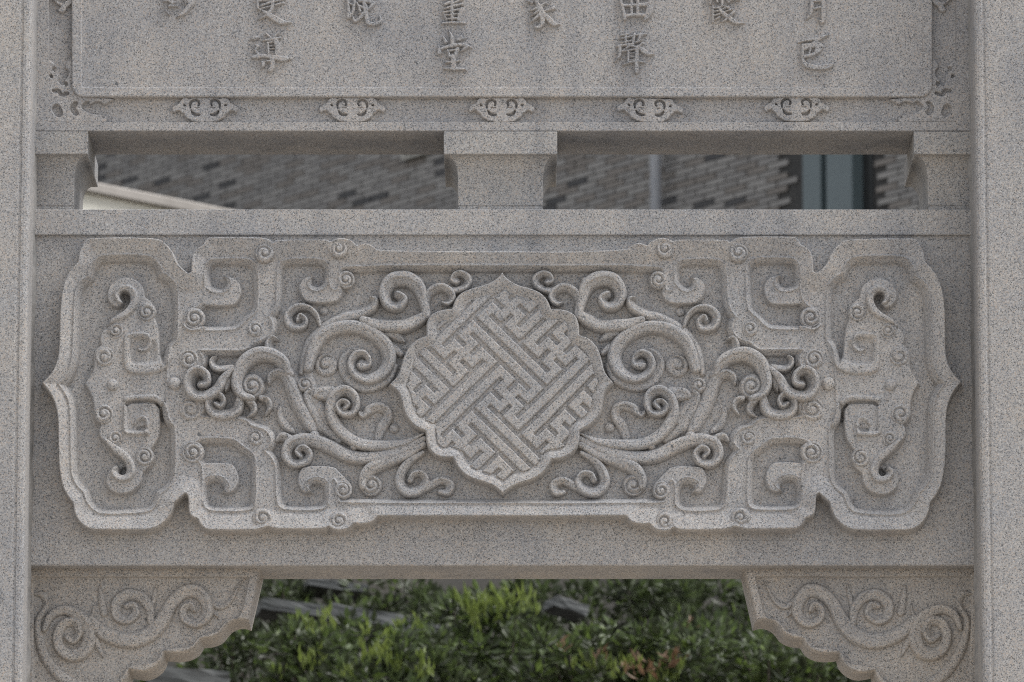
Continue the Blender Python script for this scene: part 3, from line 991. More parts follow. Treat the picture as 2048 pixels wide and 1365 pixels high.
# raised characters, traced stroke by stroke
K1, K2, K3, K4, K5, K6, K8 = (frame(o, 0, 2048 / 240) for o in (320, 480, 680, 840, 1040, 1200, 1540))
K7 = frame(1400, 0, 2041 / 160)
CH = {
    0: (K1, [((70, 20, 15), (180, 10, 18)), ((150, 20, 18), (200, 50, 20)), ((250, 40, 22), (150, 112, 18)), ((200, 105, 20), (290, 100, 16)), ((105, 190, 10), (150, 245, 16)), ((190, -150, 30), (200, 40, 18)), ((60, -120, 25), (320, -140, 25)),
             ((600, -150, 32), (575, 10, 36), (500, 110, 42), (400, 220, 36), (280, 300, 6)), ((420, -120, 25), (440, 80, 14)), ((520, -160, 30), (490, 20, 40))]),
    1: (K2, [((300, -120, 22), (305, 150, 20)), ((550, -120, 24), (555, 100, 28), (510, 210, 32), (440, 268, 20), (305, 335, 6)), ((320, 20, 15), (520, -5, 20)), ((340, 105, 15), (520, 40, 22)), ((330, 155, 12), (540, 105, 16)), ((600, 88, 16), (735, 50, 22)),
             ((590, 30, 12), (750, -10, 22)), ((330, 160, 10), (440, 225, 32), (560, 300, 44), (700, 378, 42), (800, 390, 22), (878, 382, 5)), ((280, -110, 25), (760, -130, 28))]),
    2: (K2, [((180, 665, 6), (250, 652, 36), (322, 640, 10)), ((440, 572, 14), (520, 645, 20)), ((660, 555, 14), (575, 635, 20)), ((388, 697, 10), (520, 675, 24), (690, 650, 14)), ((470, 735, 20), (487, 925, 20)), ((610, 705, 40), (638, 790, 38), (625, 925, 34)),
             ((480, 735, 14), (640, 700, 18)), ((490, 785, 9), (610, 775, 10)), ((490, 838, 9), (610, 830, 10)), ((490, 890, 9), (610, 884, 10)), ((470, 918, 12), (630, 915, 12)), ((255, 775, 12), (305, 790, 22), (262, 858, 20), (310, 930, 20)),
             ((212, 982, 22), (300, 965, 36), (400, 958, 28), (560, 975, 36), (740, 1012, 42), (870, 998, 5)), ((550, 1000, 38), (552, 1130, 36), (515, 1200, 34), (482, 1180, 8)), ((355, 1055, 8), (395, 1085, 32), (385, 1145, 16)), ((390, 1062, 12), (510, 1042, 16))]),
    3: (K3, [((110, -120, 18), (145, 130, 24), (148, 290, 32), (195, 280, 8)), ((255, -120, 22), (225, 180, 26), (150, 300, 26)), ((150, 60, 14), (235, 90, 18)), ((290, 50, 16), (345, 190, 24)), ((450, 20, 26), (560, 50, 32), (500, 150, 24), (470, 185, 10)),
             ((400, 40, 24), (430, 120, 40), (430, 200, 36), (340, 305, 30), (250, 365, 24), (218, 285, 12)), ((310, 90, 16), (420, 150, 26)), ((310, 238, 10), (420, 215, 16)), ((455, 180, 24), (452, 340, 30), (500, 408, 30), (640, 402, 30), (695, 350, 20), (672, 265, 5)),
             ((350, -120, 22), (420, 30, 26)), ((330, 20, 24), (560, -20, 30))]),
    4: (K4, [((540, -140, 28), (548, 330, 26)), ((425, 75, 22), (500, 45, 26)), ((415, 150, 16), (560, 110, 24), (725, 70, 22)), ((400, 215, 16), (560, 185, 18), (720, 150, 20)), ((390, 215, 12), (455, 345, 16)), ((700, 165, 36), (665, 335, 34)),
             ((430, 262, 14), (680, 240, 18)), ((450, 325, 14), (660, 312, 18)), ((388, 398, 18), (560, 388, 20), (755, 395, 20)), ((560, 60, 16), (720, -10, 20)), ((400, -60, 24), (720, -90, 26))]),
    5: (K4, [((498, 530, 10), (540, 640, 26), (550, 790, 28)), ((395, 630, 12), (442, 720, 30)), ((700, 630, 22), (640, 690, 20), (790, 645, 5)), ((315, 790, 14), (330, 905, 36)), ((360, 835, 20), (500, 790, 26), (740, 768, 28), (885, 818, 8)), ((800, 800, 32), (700, 875, 12)),
             ((470, 865, 20), (505, 965, 24)), ((640, 845, 34), (590, 985, 30)), ((480, 870, 16), (640, 850, 20)), ((500, 975, 16), (600, 962, 18)), ((568, 960, 38), (572, 1170, 44)), ((440, 1068, 14), (540, 1060, 16), (675, 1035, 16)), ((408, 1172, 14), (560, 1178, 26), (775, 1186, 20))]),
    6: (K5, [((140, 15, 14), (200, 40, 22)), ((440, 45, 20), (300, 128, 28), (170, 180, 8)), ((340, 165, 32), (170, 280, 6)), ((360, 225, 34), (260, 310, 22), (165, 392, 5)), ((270, 20, 20), (345, 140, 40), (382, 270, 42), (372, 400, 38), (300, 470, 30), (245, 440, 8)),
             ((390, 205, 24), (480, 310, 42), (575, 405, 36), (672, 404, 5)), ((570, 128, 30), (410, 190, 12)), ((150, -90, 26), (560, -110, 28)), ((300, -120, 26), (290, 40, 22))]),
    7: (K6, [((300, -120, 18), (350, 100, 28), (405, 325, 30)), ((860, -120, 36), (832, 150, 52), (785, 290, 46), (742, 355, 14)), ((400, 280, 28), (560, 268, 26), (730, 268, 28)), ((370, 108, 24), (600, 100, 26), (830, 78, 36)), ((310, -40, 26), (860, -60, 28)),
             ((512, -160, 22), (516, 265, 24)), ((628, -160, 26), (620, 265, 28))]),
    8: (K6, [((345, 612, 14), (480, 588, 16)), ((425, 560, 18), (432, 725, 24)), ((335, 665, 12), (560, 622, 18)), ((330, 745, 12), (570, 690, 18)), ((295, 790, 22), (560, 755, 22)), ((330, 795, 28), (335, 950, 26), (262, 1058, 4)), ((570, 735, 20), (380, 880, 18)),
             ((460, 770, 16), (640, 810, 18)), ((572, 595, 26), (558, 710, 24)), ((690, 600, 34), (640, 700, 18)), ((610, 605, 14), (775, 585, 16)), ((600, 730, 16), (715, 690, 18)), ((720, 740, 22), (610, 850, 18)), ((640, 800, 22), (750, 870, 38), (830, 922, 28), (945, 924, 4)),
             ((482, 880, 20), (490, 1065, 22)), ((632, 850, 32), (640, 1225, 32)), ((360, 890, 12), (610, 840, 16)), ((490, 915, 10), (610, 908, 11)), ((490, 978, 10), (610, 970, 11)), ((490, 1038, 12), (610, 1012, 14)), ((400, 1105, 12), (600, 1050, 20), (775, 1062, 12)), ((520, 950, 8), (590, 945, 8))]),
    9: (K7, [((322, 150, 22), (325, 565, 22)), ((330, 210, 22), (520, 190, 26)), ((340, 300, 22), (490, 270, 24)), ((345, 400, 20), (490, 365, 24)), ((350, 515, 18), (490, 445, 24)), ((255, -80, 40), (258, 90, 30)), ((420, -20, 34), (440, 60, 26)), ((560, -60, 38), (560, 150, 32)),
             ((700, -20, 30), (735, 70, 26)), ((470, 210, 26), (560, 320, 46), (700, 440, 48), (850, 560, 52), (960, 612, 36), (1115, 602, 6)), ((850, 320, 40), (700, 460, 36), (620, 535, 26), (525, 555, 8)), ((610, 305, 14), (830, 245, 28)), ((600, 160, 20), (730, 205, 30)),
             ((690, 25, 12), (1000, 8, 20)), ((200, -120, 40), (1000, -140, 44)), ((520, 260, 20), (640, 220, 24))]),
    10: (K8, [((690, -160, 26), (690, 140, 30), (650, 270, 24), (585, 345, 5)), ((880, -160, 32), (890, 280, 38), (868, 375, 28), (815, 335, 6)), ((710, 22, 16), (860, 0, 22)), ((715, 155, 16), (860, 112, 20)), ((690, -130, 24), (890, -150, 26))]),
    11: (K8, [((470, 738, 5), (650, 695, 20), (775, 672, 26)), ((1000, 590, 5), (860, 645, 32), (770, 722, 28)), ((770, 720, 26), (700, 775, 34), (545, 790, 24)), ((552, 790, 24), (556, 1045, 24)), ((560, 860, 26), (690, 800, 32), (840, 770, 40), (905, 815, 6)), ((690, 830, 18), (668, 935, 18)),
              ((830, 790, 44), (790, 900, 36)), ((570, 985, 26), (720, 945, 28), (840, 880, 26), (910, 805, 6)), ((556, 1035, 24), (620, 1120, 40), (790, 1162, 40), (990, 1142, 42), (1075, 1105, 26), (1082, 1035, 5))]),
}
for fr, strokes in CH.values():
    relief('carved_character', tablet, [([(p[0], p[1], p[2] * 1.15 + 0.9) for p in fr(*s)], 9.0, 'flat') for s in strokes], 1.3, 1.1, (0,), sink=1.5, mat=GRAN_T)

# cloud ornaments in the sunk border
cl_left = W((1024, 195), (900, 205), (840, 190), (720, 195), (640, 215), (560, 190), (470, 195), (395, 250), (370, 320, 'c'), (290, 360), (180, 430), (160, 500), (190, 580), (250, 600), (300, 545), (390, 550), (410, 600), (480, 635, 'c'), (500, 700), (560, 750),
            (640, 780), (690, 840), (1024, 860))
cl_poly = chaikin(cl_left + [(410 * 2 - p[0], p[1]) + p[2:] for p in cl_left[::-1]][1:-1])


def cloud(dx, dy=0.0):
    poly = cl_poly + np.array([dx, dy])

    def fn(Ug, Vg, F):
        s = sdf(Ug, Vg, poly)
        b = np.where(s > 0, 11.0 * np.clip(s / 1.8, 0, 1) ** 0.7, 0)
        g = np.zeros(Ug.shape)
        for mm in (0, 1):
            def sh(pp):
                return [((820 - p[0] if mm else p[0]) + dx, p[1] + dy, p[2]) for p in pp]
            stroke_field(Ug, Vg, g, sh(W((650, 470, 20), (650, 360, 34), (720, 280, 36), (820, 275, 34), (870, 340, 30), (850, 410, 22))), 9.0, 'tube')
            stroke_field(Ug, Vg, g, sh(W((675, 540, 18), (720, 610, 40), (800, 650, 40), (880, 640, 24))), 9.0, 'tube')
            stroke_field(Ug, Vg, g, sh(W((760, 460, 8), (820, 470, 14), (880, 460, 8))), 4.0, 'tube')
            stroke_field(Ug, Vg, g, sh(W((490, 395, 26), (510, 405, 26))), 9.0, 'tube')
        return np.where(b > 0, np.maximum(b - g, 0.4), 0)
    c = (poly.min(0), poly.max(0))
    relief('cloud_ornament', tablet, [], -11.5, 1.1, (0,), fn, (c[0][0] - 3, c[1][0] + 3, c[0][1] - 3, c[1][1] + 3), sink=1, mat=GRAN_T)


for cx in (410, 704.5, 1003, 1301, 1594):
    cloud(cx - 410, 0.0)


def side_cloud(m):
    P = chaikin(T((215, 0), (260, 20), (290, 60), (320, 70, 'c'), (290, 110), (300, 135), (350, 142), (385, 115), (385, 85, 'c'), (430, 60), (460, 20), (465, -120), (420, -260), (215, -260)))

    def fn(Ug, Vg, F):
        s = sdf(Ug, Vg, P)
        b = np.where(s > 0, 11.0 * np.clip(s / 1.8, 0, 1) ** 0.7, 0)
        g = np.zeros(Ug.shape)
        stroke_field(Ug, Vg, g, T((300, 10, 14), (340, 20, 18), (380, 0, 14)), 5.0, 'tube')
        return np.where(b > 0, np.maximum(b - g, 0.4), 0)
    relief('cloud_ornament', tablet, [], -11.5, 1.1, (m,), fn, (P[:, 0].min() - 3, P[:, 0].max() + 3, P[:, 1].min() - 3, P[:, 1].max() + 3), sink=1, mat=GRAN_T)


def corner_cloud(m):
    P = chaikin(T((165, 600), (240, 650), (290, 690), (265, 745, 'c'), (310, 800), (300, 860, 'c'), (345, 905), (350, 860), (370, 830), (395, 800, 'c'), (400, 740), (365, 720), (370, 670), (410, 620), (455, 610), (455, 900), (490, 970), (560, 1020), (890, 1030), (880, 1060),
                  (830, 1075), (800, 1110), (760, 1100), (740, 1075), (690, 1075), (650, 1100), (600, 1110), (560, 1090), (540, 1130), (600, 1180), (740, 1210), (800, 1200), (810, 1260), (800, 1300, 'c'), (165, 1300, 'c')))

    def fn(Ug, Vg, F):
        s = sdf(Ug, Vg, P)
        b = np.where(s > 0, 10.5 * np.clip(s / 2.0, 0, 1) ** 0.7, 0)
        g = np.zeros(Ug.shape)
        for pp in (T((280, 1150, 52), (300, 1190, 46)), T((480, 1090, 24), (450, 1140, 30), (480, 1190, 30)), T((250, 960, 18), (300, 960, 22), (330, 1000, 18), (390, 985, 22)), T((375, 880, 22), (380, 890, 20)), T((590, 1085, 20), (610, 1090, 18)),
                   T((255, 730, 24), (270, 745, 20)), T((780, 1215, 16), (770, 1230, 14)), T((220, 800, 18), (225, 815, 14))):
            stroke_field(Ug, Vg, g, pp, 10.0, 'tube')
        return np.where(b > 0, np.maximum(b - g, 0.3), 0)
    relief('corner_ornament', tablet, [], -11.5, 1.1, (m,), fn, (P[:, 0].min() - 3, P[:, 0].max() + 3, P[:, 1].min() - 3, P[:, 1].max() + 3), sink=1, mat=GRAN_T)


for m in (0, 1):
    side_cloud(m)
    corner_cloud(m)

# ================================================================== bracket blocks between tablet and lintel
Z0 = yz(262.9, 4)[1] - 0.0008
ZB = yz(419.5, -1.5)[1]


def block(u0, u1, left_in, right_in, label):
    hf, hb = 5.0, -318.0
    rows = [(262.9, 0, 0)]
    rows += [(307.5, 0, 0), (309.0, 0.8, 0.8)]
    for k in range(1, 11):
        a = R_(14 + 76 * k / 10)
        rows.append((309 + 48 * (1 - math.cos(a)) * 0.97, 28.5 * math.sin(a), 0))
    rows += [(411.5, 29, 0), (413.0, 31, 0), (414.5, 29, 0), (419.0, 29, 0)]
    xc = (float(unproj(u0, 300, hf)[0]) + float(unproj(u1, 300, hf)[0])) / 2
    t = thing('bracket_block', label, 'block', (xc, 0, ZB), 'flared stone blocks carrying the tablet')
    X0, X1 = float(unproj(u0, 300, hf)[0]), float(unproj(u1, 300, hf)[0])
    v, f = [], []
    for k, (vv, ins, _) in enumerate(rows):
        z = yz(vv, hf - ins)[1] if k else Z0
        if k == len(rows) - 1:
            z = ZB + 0.0005
        ins *= PX
        xl = X0 + (ins if left_in else 0)
        xr = X1 - (ins if right_in else 0)
        yf, yb = -hf * PX + ins, -hb * PX - ins
        b = len(v)
        v += [(xl, yf, z), (xr, yf, z), (xr, yb, z), (xl, yb, z)]
        if k:
            f += [(b - 4 + i, b - 4 + (i + 1) % 4, b + (i + 1) % 4, b + i) for i in range(4)]
    f += [(0, 1, 2, 3), tuple(range(len(v) - 4, len(v)))]
    o = mesh_py('block_body', v, f, GRAN_B, t)
    bevel(o, 0.004, 2)
    return t


block(20, 175.5, False, True, 'flared granite block at the left end of the slots, touching the left pillar')
block(887.5, 1114.5, True, True, 'flared granite block midway between the two open slots')
block(1828, 1990, True, False, 'flared granite block at the right end of the slots, touching the right pillar')

# ================================================================== corner brackets below the lintel
q_out = Q((110, 228, 'c'), (1784, 228, 'c'), (1776, 262), (1698, 606, 'c'), (1650, 590), (1590, 600), (1545, 635), (1510, 688), (1450, 718), (1372, 726, 'c'), (1345, 772), (1300, 806), (1220, 826), (1122, 816, 'c'), (1108, 870), (1062, 920), (985, 955), (882, 936, 'c'), (872, 985), (830, 1040),
          (740, 1070), (650, 1052, 'c'), (640, 1110), (590, 1165), (500, 1190), (420, 1170, 'c'), (405, 1240), (340, 1300), (250, 1320), (110, 1330, 'c'))
q_poly = chaikin(q_out)
HQ = -52.0


def corner_bracket(m, label):
    P = q_poly.copy()
    if m:
        P[:, 0] = MIR - P[:, 0]
    x, z = unproj(P[:, 0], P[:, 1], HQ)
    t = thing('corner_bracket', label, 'bracket', (float(x.mean()), 0.0, float(z.min())), 'scalloped corner brackets under the lintel')
    prism('bracket_body', P, HQ, HQ - 18, -196.5, GRAN_Q, t)
    # carved face
    bd = (30, 524, 1136, 1460)
    us_ = np.arange(bd[0], bd[1], 1.5)
    vs_ = np.arange(bd[2], bd[3], 1.5)
    Ug, Vg = np.meshgrid(us_, vs_)
    s = sdf(Ug, Vg, q_poly)
    inner = chaikin(Q((228, 302, 'c'), (1702, 306, 'c'), (1640, 590), (1570, 580), (1515, 630), (1480, 680), (1360, 700), (1320, 760), (1280, 785), (1110, 790), (1080, 860), (1040, 890), (870, 905), (840, 970), (800, 1020), (640, 1030), (560, 1140), (410, 1150), (330, 1260), (228, 1290, 'c')))
    si = sdf(Ug, Vg, inner)
    Hq = HQ - 18.5 + 18.5 * edge01((s + 0.3) / 3.2) - 13.0 * edge01((si + 1.0) / 2.4)
    grid_mesh('carved_face', us_, vs_, Hq, s > 0.2, HQ, GRAN_Q, t, bool(m))
    b0 = HQ - 14.0
    vines = [
        [(Q((600, 1090, 44), (480, 1030, 44), (380, 950, 42), (300, 830, 40), (262, 690, 32), (262, 600, 26), (300, 530, 22), (340, 460, 14)), 9, 'leaf'),
         (Q((235, 420, 12), (290, 425, 30), (320, 480, 34), (290, 560, 26)), 7, 'soft')],
        [(Q((300, 660, 20), (345, 570, 30), (430, 530, 38), (530, 560, 44), (600, 640, 50), (605, 740, 52), (555, 820, 52), (470, 835, 48), (405, 780, 42), (395, 690, 38), (440, 620, 36), (510, 615, 32), (535, 680, 30), (500, 738, 28), (455, 715, 22)), 12, 'tube')],
        [(Q((620, 590, 30), (690, 670, 52), (790, 720, 58), (900, 735, 60), (1020, 690, 60), (1105, 600, 56), (1165, 490, 50), (1250, 410, 50), (1340, 400, 52), (1405, 470, 46), (1410, 560, 44), (1340, 620, 36), (1262, 590, 32), (1252, 525, 28), (1300, 495, 26), (1320, 530, 20)), 13, 'tube')],
        [(Q((1030, 610, 26), (1020, 520, 36), (960, 440, 42), (860, 425, 44), (795, 490, 42), (800, 570, 38), (865, 595, 36), (925, 555, 32), (910, 495, 26), (862, 505, 22)), 11, 'tube')],
        [(Q((1300, 390, 10), (1400, 430, 20), (1470, 495, 26), (1530, 500, 24), (1590, 440, 16), (1645, 330, 4)), 8, 'leaf')],
        [(Q((680, 365, 6), (690, 440, 26), (710, 550, 30)), 8, 'leaf')], [(Q((1068, 355, 5), (1055, 430, 20), (1040, 500, 16)), 7, 'leaf')],
        [(Q((640, 680, 14), (670, 770, 26), (705, 855, 4)), 8, 'leaf')], [(Q((1435, 490, 12), (1460, 545, 18), (1490, 580, 4)), 7, 'leaf')],
        [(Q((545, 560, 16), (590, 590, 26), (630, 560, 16), (640, 500, 8)), 9, 'soft')],
    ]
    for g in vines:
        relief('carved_vine', t, [([(p[0], p[1], p[2] * 0.98) for p in st[0]], st[1] * 1.05) + tuple(st[2:]) for st in g], b0, 1.5, (m,), sink=2, mat=GRAN_Q)
    return t


corner_bracket(0, 'scalloped granite corner bracket against the left pillar, carved with scrolls')
corner_bracket(1, 'scalloped granite corner bracket against the right pillar, carved with scrolls')

# ================================================================== grey brick building far behind
PHI = R_(54)
WC = at_dist(1024, 360, 42.0)
WD = np.array([math.cos(PHI), -math.sin(PHI), 0.0])      # along the wall, to the right and nearer
WNRM = np.array([-math.sin(PHI), -math.cos(PHI), 0.0])   # out of the wall, towards the camera


def wall_hit(u, v):
    d = np.array([float(c) for c in ray(u, v)])
    t = np.dot(WC - CAM, WNRM) / np.dot(d, WNRM)
    p = CAM + d * t
    return float(np.dot(p - WC, WD)), float(p[2])


def to_photo(p):
    q = np.asarray(p) - CAM
    zf = q[1] * _cp + q[2] * _sp
    return 1024 + FPX * q[0] / zf, 682.5 - FPX * (-q[1] * _sp + q[2] * _cp) / zf


def wbox(s0, s1, d0, d1, z0, z1, n=0):
    v = []
    for z in (z0, z1):
        for s, d in ((s0, d0), (s1, d0), (s1, d1), (s0, d1)):
            p = WC + WD * s + WNRM * d
            v.append((p[0], p[1], z))
    f = [(0, 3, 2, 1), (4, 5, 6, 7), (0, 1, 5, 4), (1, 2, 6, 5), (2, 3, 7, 6), (3, 0, 4, 7)]
    return v, [tuple(i + n for i in q) for q in f]


bld = thing('brick_building', 'grey brick building seen blurred through the two open slots', 'building', (WC[0], WC[1], 6.6))
v, f = wbox(-16, 12, -0.35, 0.0, 6.3, 13.4)
mesh_py('wall', v, f, JOINT, bld)
v, f = wbox(-16.5, 12.5, -0.6, 0.6, 13.403, 13.7)
mesh_py('eave', v, f, COPING, bld)
s_win0, _ = wall_hit(1606, 360)
s_win1, _ = wall_hit(1744, 360)
PITCHZ, LEN, GAP = 0.0415, 0.215, 0.007
bricks = []
row = 0
z = WC[2] - 2.2
rb = random.Random(3)
while z < WC[2] + 2.2:
    off = (0.5 if row % 2 else 0.0) * LEN + rb.uniform(-0.02, 0.02)
    s = -10.0 + off
    while s < 6.5:
        c = WC + WD * (s + LEN / 2) + np.array([0, 0, z + PITCHZ / 2 - WC[2]])
        if not (s_win0 - 0.02 < s + LEN and s < s_win1 + 0.02):
            u, vv = to_photo(c)
            vis = 135 < u < 1880 and 292 < vv < 428 and not (895 < u < 1100)
            near = -1100 < u < 3100
            if vis or near:
                bricks.append((vis, -np.hypot(*(c - CAM)[:2]), s, z, rb.random(), u))
        s += LEN
    z += PITCHZ
    row += 1
vis = sorted([b for b in bricks if b[0]], key=lambda b: -b[1])
single, rest = vis[:300], vis[300:] + [b for b in bricks if not b[0]]


def tone(r):
    return 0 if r < 0.34 else 1 if r < 0.68 else 2 if r < 0.93 else 3


def brick_mesh(mat):
    v_, f_ = wbox(0, LEN - 0.016, 0.001, 0.016, 0, PITCHZ - GAP)
    me = bpy.data.meshes.new('brick')
    me.from_pydata([tuple(np.array(p) - np.array([WC[0], WC[1], 0])) for p in v_], [], f_)
    me.materials.append(mat)
    return me


bm_ = [brick_mesh(m) for m in BRICKS]
base_loc = np.array(bld.location)
for k, b in enumerate(single):
    o = bpy.data.objects.new('brick', bm_[tone(b[4])])
    COL.objects.link(o)
    o.parent = bld
    p = WC + WD * b[2] + WNRM * (0.004 * ((b[4] * 37) % 1))
    o.location = (p[0] - base_loc[0], p[1] - base_loc[1], b[3] - base_loc[2])
v, f, mi = [], [], []
for b in rest:
    vv_, ff_ = wbox(b[2], b[2] + LEN - 0.016, 0.001, 0.016 + 0.004 * ((b[4] * 37) % 1), b[3], b[3] + PITCHZ - GAP, len(v))
    v += vv_
    f += ff_
    mi += [tone(b[4])] * 6
me = bpy.data.meshes.new('brickwork')
me.from_pydata([tuple(np.array(p) - base_loc) for p in v], [], f)
o = link_mesh('brickwork', me, BRICKS, bld)
me.polygons.foreach_set('material_index', np.array(mi, np.int32))
o['kind'] = 'stuff'

zc = float(WC[2])


def wall_part(name, u0, u1, d0, d1, mat, parent, zl=2.4, zh=2.4, zoff=0.0):
    s0, _ = wall_hit(u0, 360)
    s1, _ = wall_hit(u1, 360)
    sh = d1 * math.tan(PHI)
    v_, f_ = wbox(s0 + sh, s1 + sh * 0.9, d0, d1, zc - zl, zc + zh)
    return mesh_py(name, v_, f_, mat, parent)


win = wall_part('window', 1604, 1746, 0.004, 0.012, DARKM, bld)
wall_part('frame_post', 1603, 1641, 0.014, 0.10, TEAL, win, 2.41, 2.41)
wall_part('frame_post', 1650, 1704, 0.014, 0.10, TEAL, win, 2.41, 2.41)
# drainpipe
s0, _ = wall_hit(1310, 360)
s0 += 0.12 * math.tan(PHI)
pc = WC + WD * s0 + WNRM * 0.12
v, f = [], []
for k, zz in enumerate((zc - 3.6, zc + 5.8)):
    v += [(pc[0] + 0.036 * math.cos(a), pc[1] + 0.036 * math.sin(a), zz) for a in np.linspace(0, 2 * math.pi, 16, endpoint=False)]
f = [(i, (i + 1) % 16, 16 + (i + 1) % 16, 16 + i) for i in range(16)] + [tuple(range(16)), tuple(range(16, 32))]
pipe = mesh_py('drainpipe', v, f, PIPE, bld, True)
for dz in (-0.9, 0.35, 1.5):
    v, f = wbox(s0 - 0.06, s0 + 0.06, 0.02, 0.165, zc + dz, zc + dz + 0.035)
    mesh_py('pipe_clip', v, f, PIPE, pipe)
# small pale vent frame under the tablet edge
sa, zt = wall_hit(818, 322)
sb, _ = wall_hit(862, 322)
_, z2 = wall_hit(840, 318)
v, f = [], []
for s0_, s1_, z0_, z1_ in ((sa, sb, z2, z2 + 0.022), (sa, sb, z2 + 0.20, z2 + 0.222), (sa, sa + 0.045, z2 + 0.022, z2 + 0.20), (sb - 0.045, sb, z2 + 0.022, z2 + 0.20)):
    vv_, ff_ = wbox(s0_, s1_, 0.022, 0.07, z0_, z1_, len(v))
    v += vv_
    f += ff_
vent = mesh_py('vent_frame', v, f, VENT, bld)
v, f = wbox(sa + 0.046, sb - 0.046, 0.021, 0.03, z2 + 0.023, z2 + 0.199)
mesh_py('vent_opening', v, f, DARKM, vent)

# ================================================================== cream annexe with sloping-away coping
P0 = at_dist(190, 364, 35.0)
AD = np.array([math.cos(R_(46)), math.sin(R_(46)), 0])
AN = np.array([AD[1], -AD[0], 0])


def abox(s0, s1, d0, d1, z0, z1):
    v_ = []
    for z_ in (z0, z1):
        for s_, d_ in ((s0, d0), (s1, d0), (s1, d1), (s0, d1)):
            p = P0 + AD * s_ + AN * d_
            v_.append((p[0], p[1], z_))
    return v_, [(0, 3, 2, 1), (4, 5, 6, 7), (0, 1, 5, 4), (1, 2, 6, 5), (2, 3, 7, 6), (3, 0, 4, 7)]


ann = thing('cream_annexe', 'cream rendered building with a pale coping, in the left slot', 'building', (float(P0[0]), float(P0[1]), 6.6))
zt = float(P0[2])
v, f = abox(-6, 2.4, -5.0, -0.05, 6.2, zt - 0.062)
mesh_py('wall', v, f, CREAM, ann)
v, f = abox(-6.1, 2.5, -5.1, 0.0, zt - 0.06, zt)
bevel(mesh_py('coping', v, f, COPING, ann), 0.008)

# ================================================================== bank: stones and shrubs
def stone(u0, v0, u1, v1, dist, thick, depth, label, seed, yaw=0.0):
    a, b = at_dist(u0, v0, dist), at_dist(u1, v1, dist + yaw)
    rs = random.Random(seed)
    bm = bmesh.new()
    L = np.linalg.norm(b - a)
    bmesh.ops.create_cube(bm, size=1.0)
    bmesh.ops.subdivide_edges(bm, edges=bm.edges[:], cuts=4, use_grid_fill=True)
    for vt in bm.verts:
        vt.co.x *= L
        vt.co.y *= depth
        vt.co.z *= thick
        n = Vector((rs.uniform(-1, 1), rs.uniform(-1, 1), rs.uniform(-1, 1)))
        vt.co += n * thick * 0.07
    me_ = bpy.data.meshes.new('stone_block')
    bm.to_mesh(me_)
    bm.free()
    o_ = link_mesh('stone_block', me_, STONE, None, False)
    mid = (a + b) / 2
    o_.location = (float(mid[0]), float(mid[1]) + depth / 2, float(mid[2]))
    dirv = (b - a) / L
    o_.rotation_euler = (0, -math.asin(dirv[2]), math.atan2(dirv[1], dirv[0]))
    tag(o_, label, 'stone', 'weathered stones on the planted bank')


stone(515, 1206, 640, 1222, 29.0, 0.055, 0.3, 'pale weathered stone lying level on the bank beside the left bracket tip', 1, 0.04)
stone(655, 1218, 800, 1244, 28.6, 0.055, 0.3, 'pale weathered stone sloping down to the right, end to end with another stone', 2, 0.04)
stone(605, 1162, 725, 1178, 30.3, 0.04, 0.4, 'pale stone slab highest on the bank, close under the lintel edge', 3, 0.04)
stone(1100, 1200, 1165, 1222, 29.4, 0.05, 0.22, 'grey rough stone behind the bright shoots at the middle', 4, 0.04)
stone(290, 1352, 450, 1362, 27.2, 0.085, 0.3, 'flat grey stone below the left bracket scallops', 5, 0.04)
stone(795, 1250, 870, 1262, 28.4, 0.05, 0.3, 'small pale stone at the low end of the stone row', 6, 0.04)


def leaves(pts, dirs, lens, wids, rs):
    v_, f_ = [], []
    for p, d, l, w in zip(pts, dirs, lens, wids):
        d = Vector(d).normalized()
        side = d.cross(Vector((rs.uniform(-1, 1), rs.uniform(-1, 1), rs.uniform(-0.3, 1))))
        if side.length < 1e-3:
            side = Vector((1, 0, 0))
        side.normalize()
        up = side.cross(d) * (l * 0.12)
        p = Vector(p)
        b = len(v_)
        v_ += [p, p + d * l * 0.45 + side * w - up, p + d * l, p + d * l * 0.45 - side * w - up, p + d * l * 0.5]
        f_ += [(b, b + 1, b + 4), (b + 1, b + 2, b + 4), (b + 4, b + 2, b + 3), (b, b + 4, b + 3)]
    return v_, f_


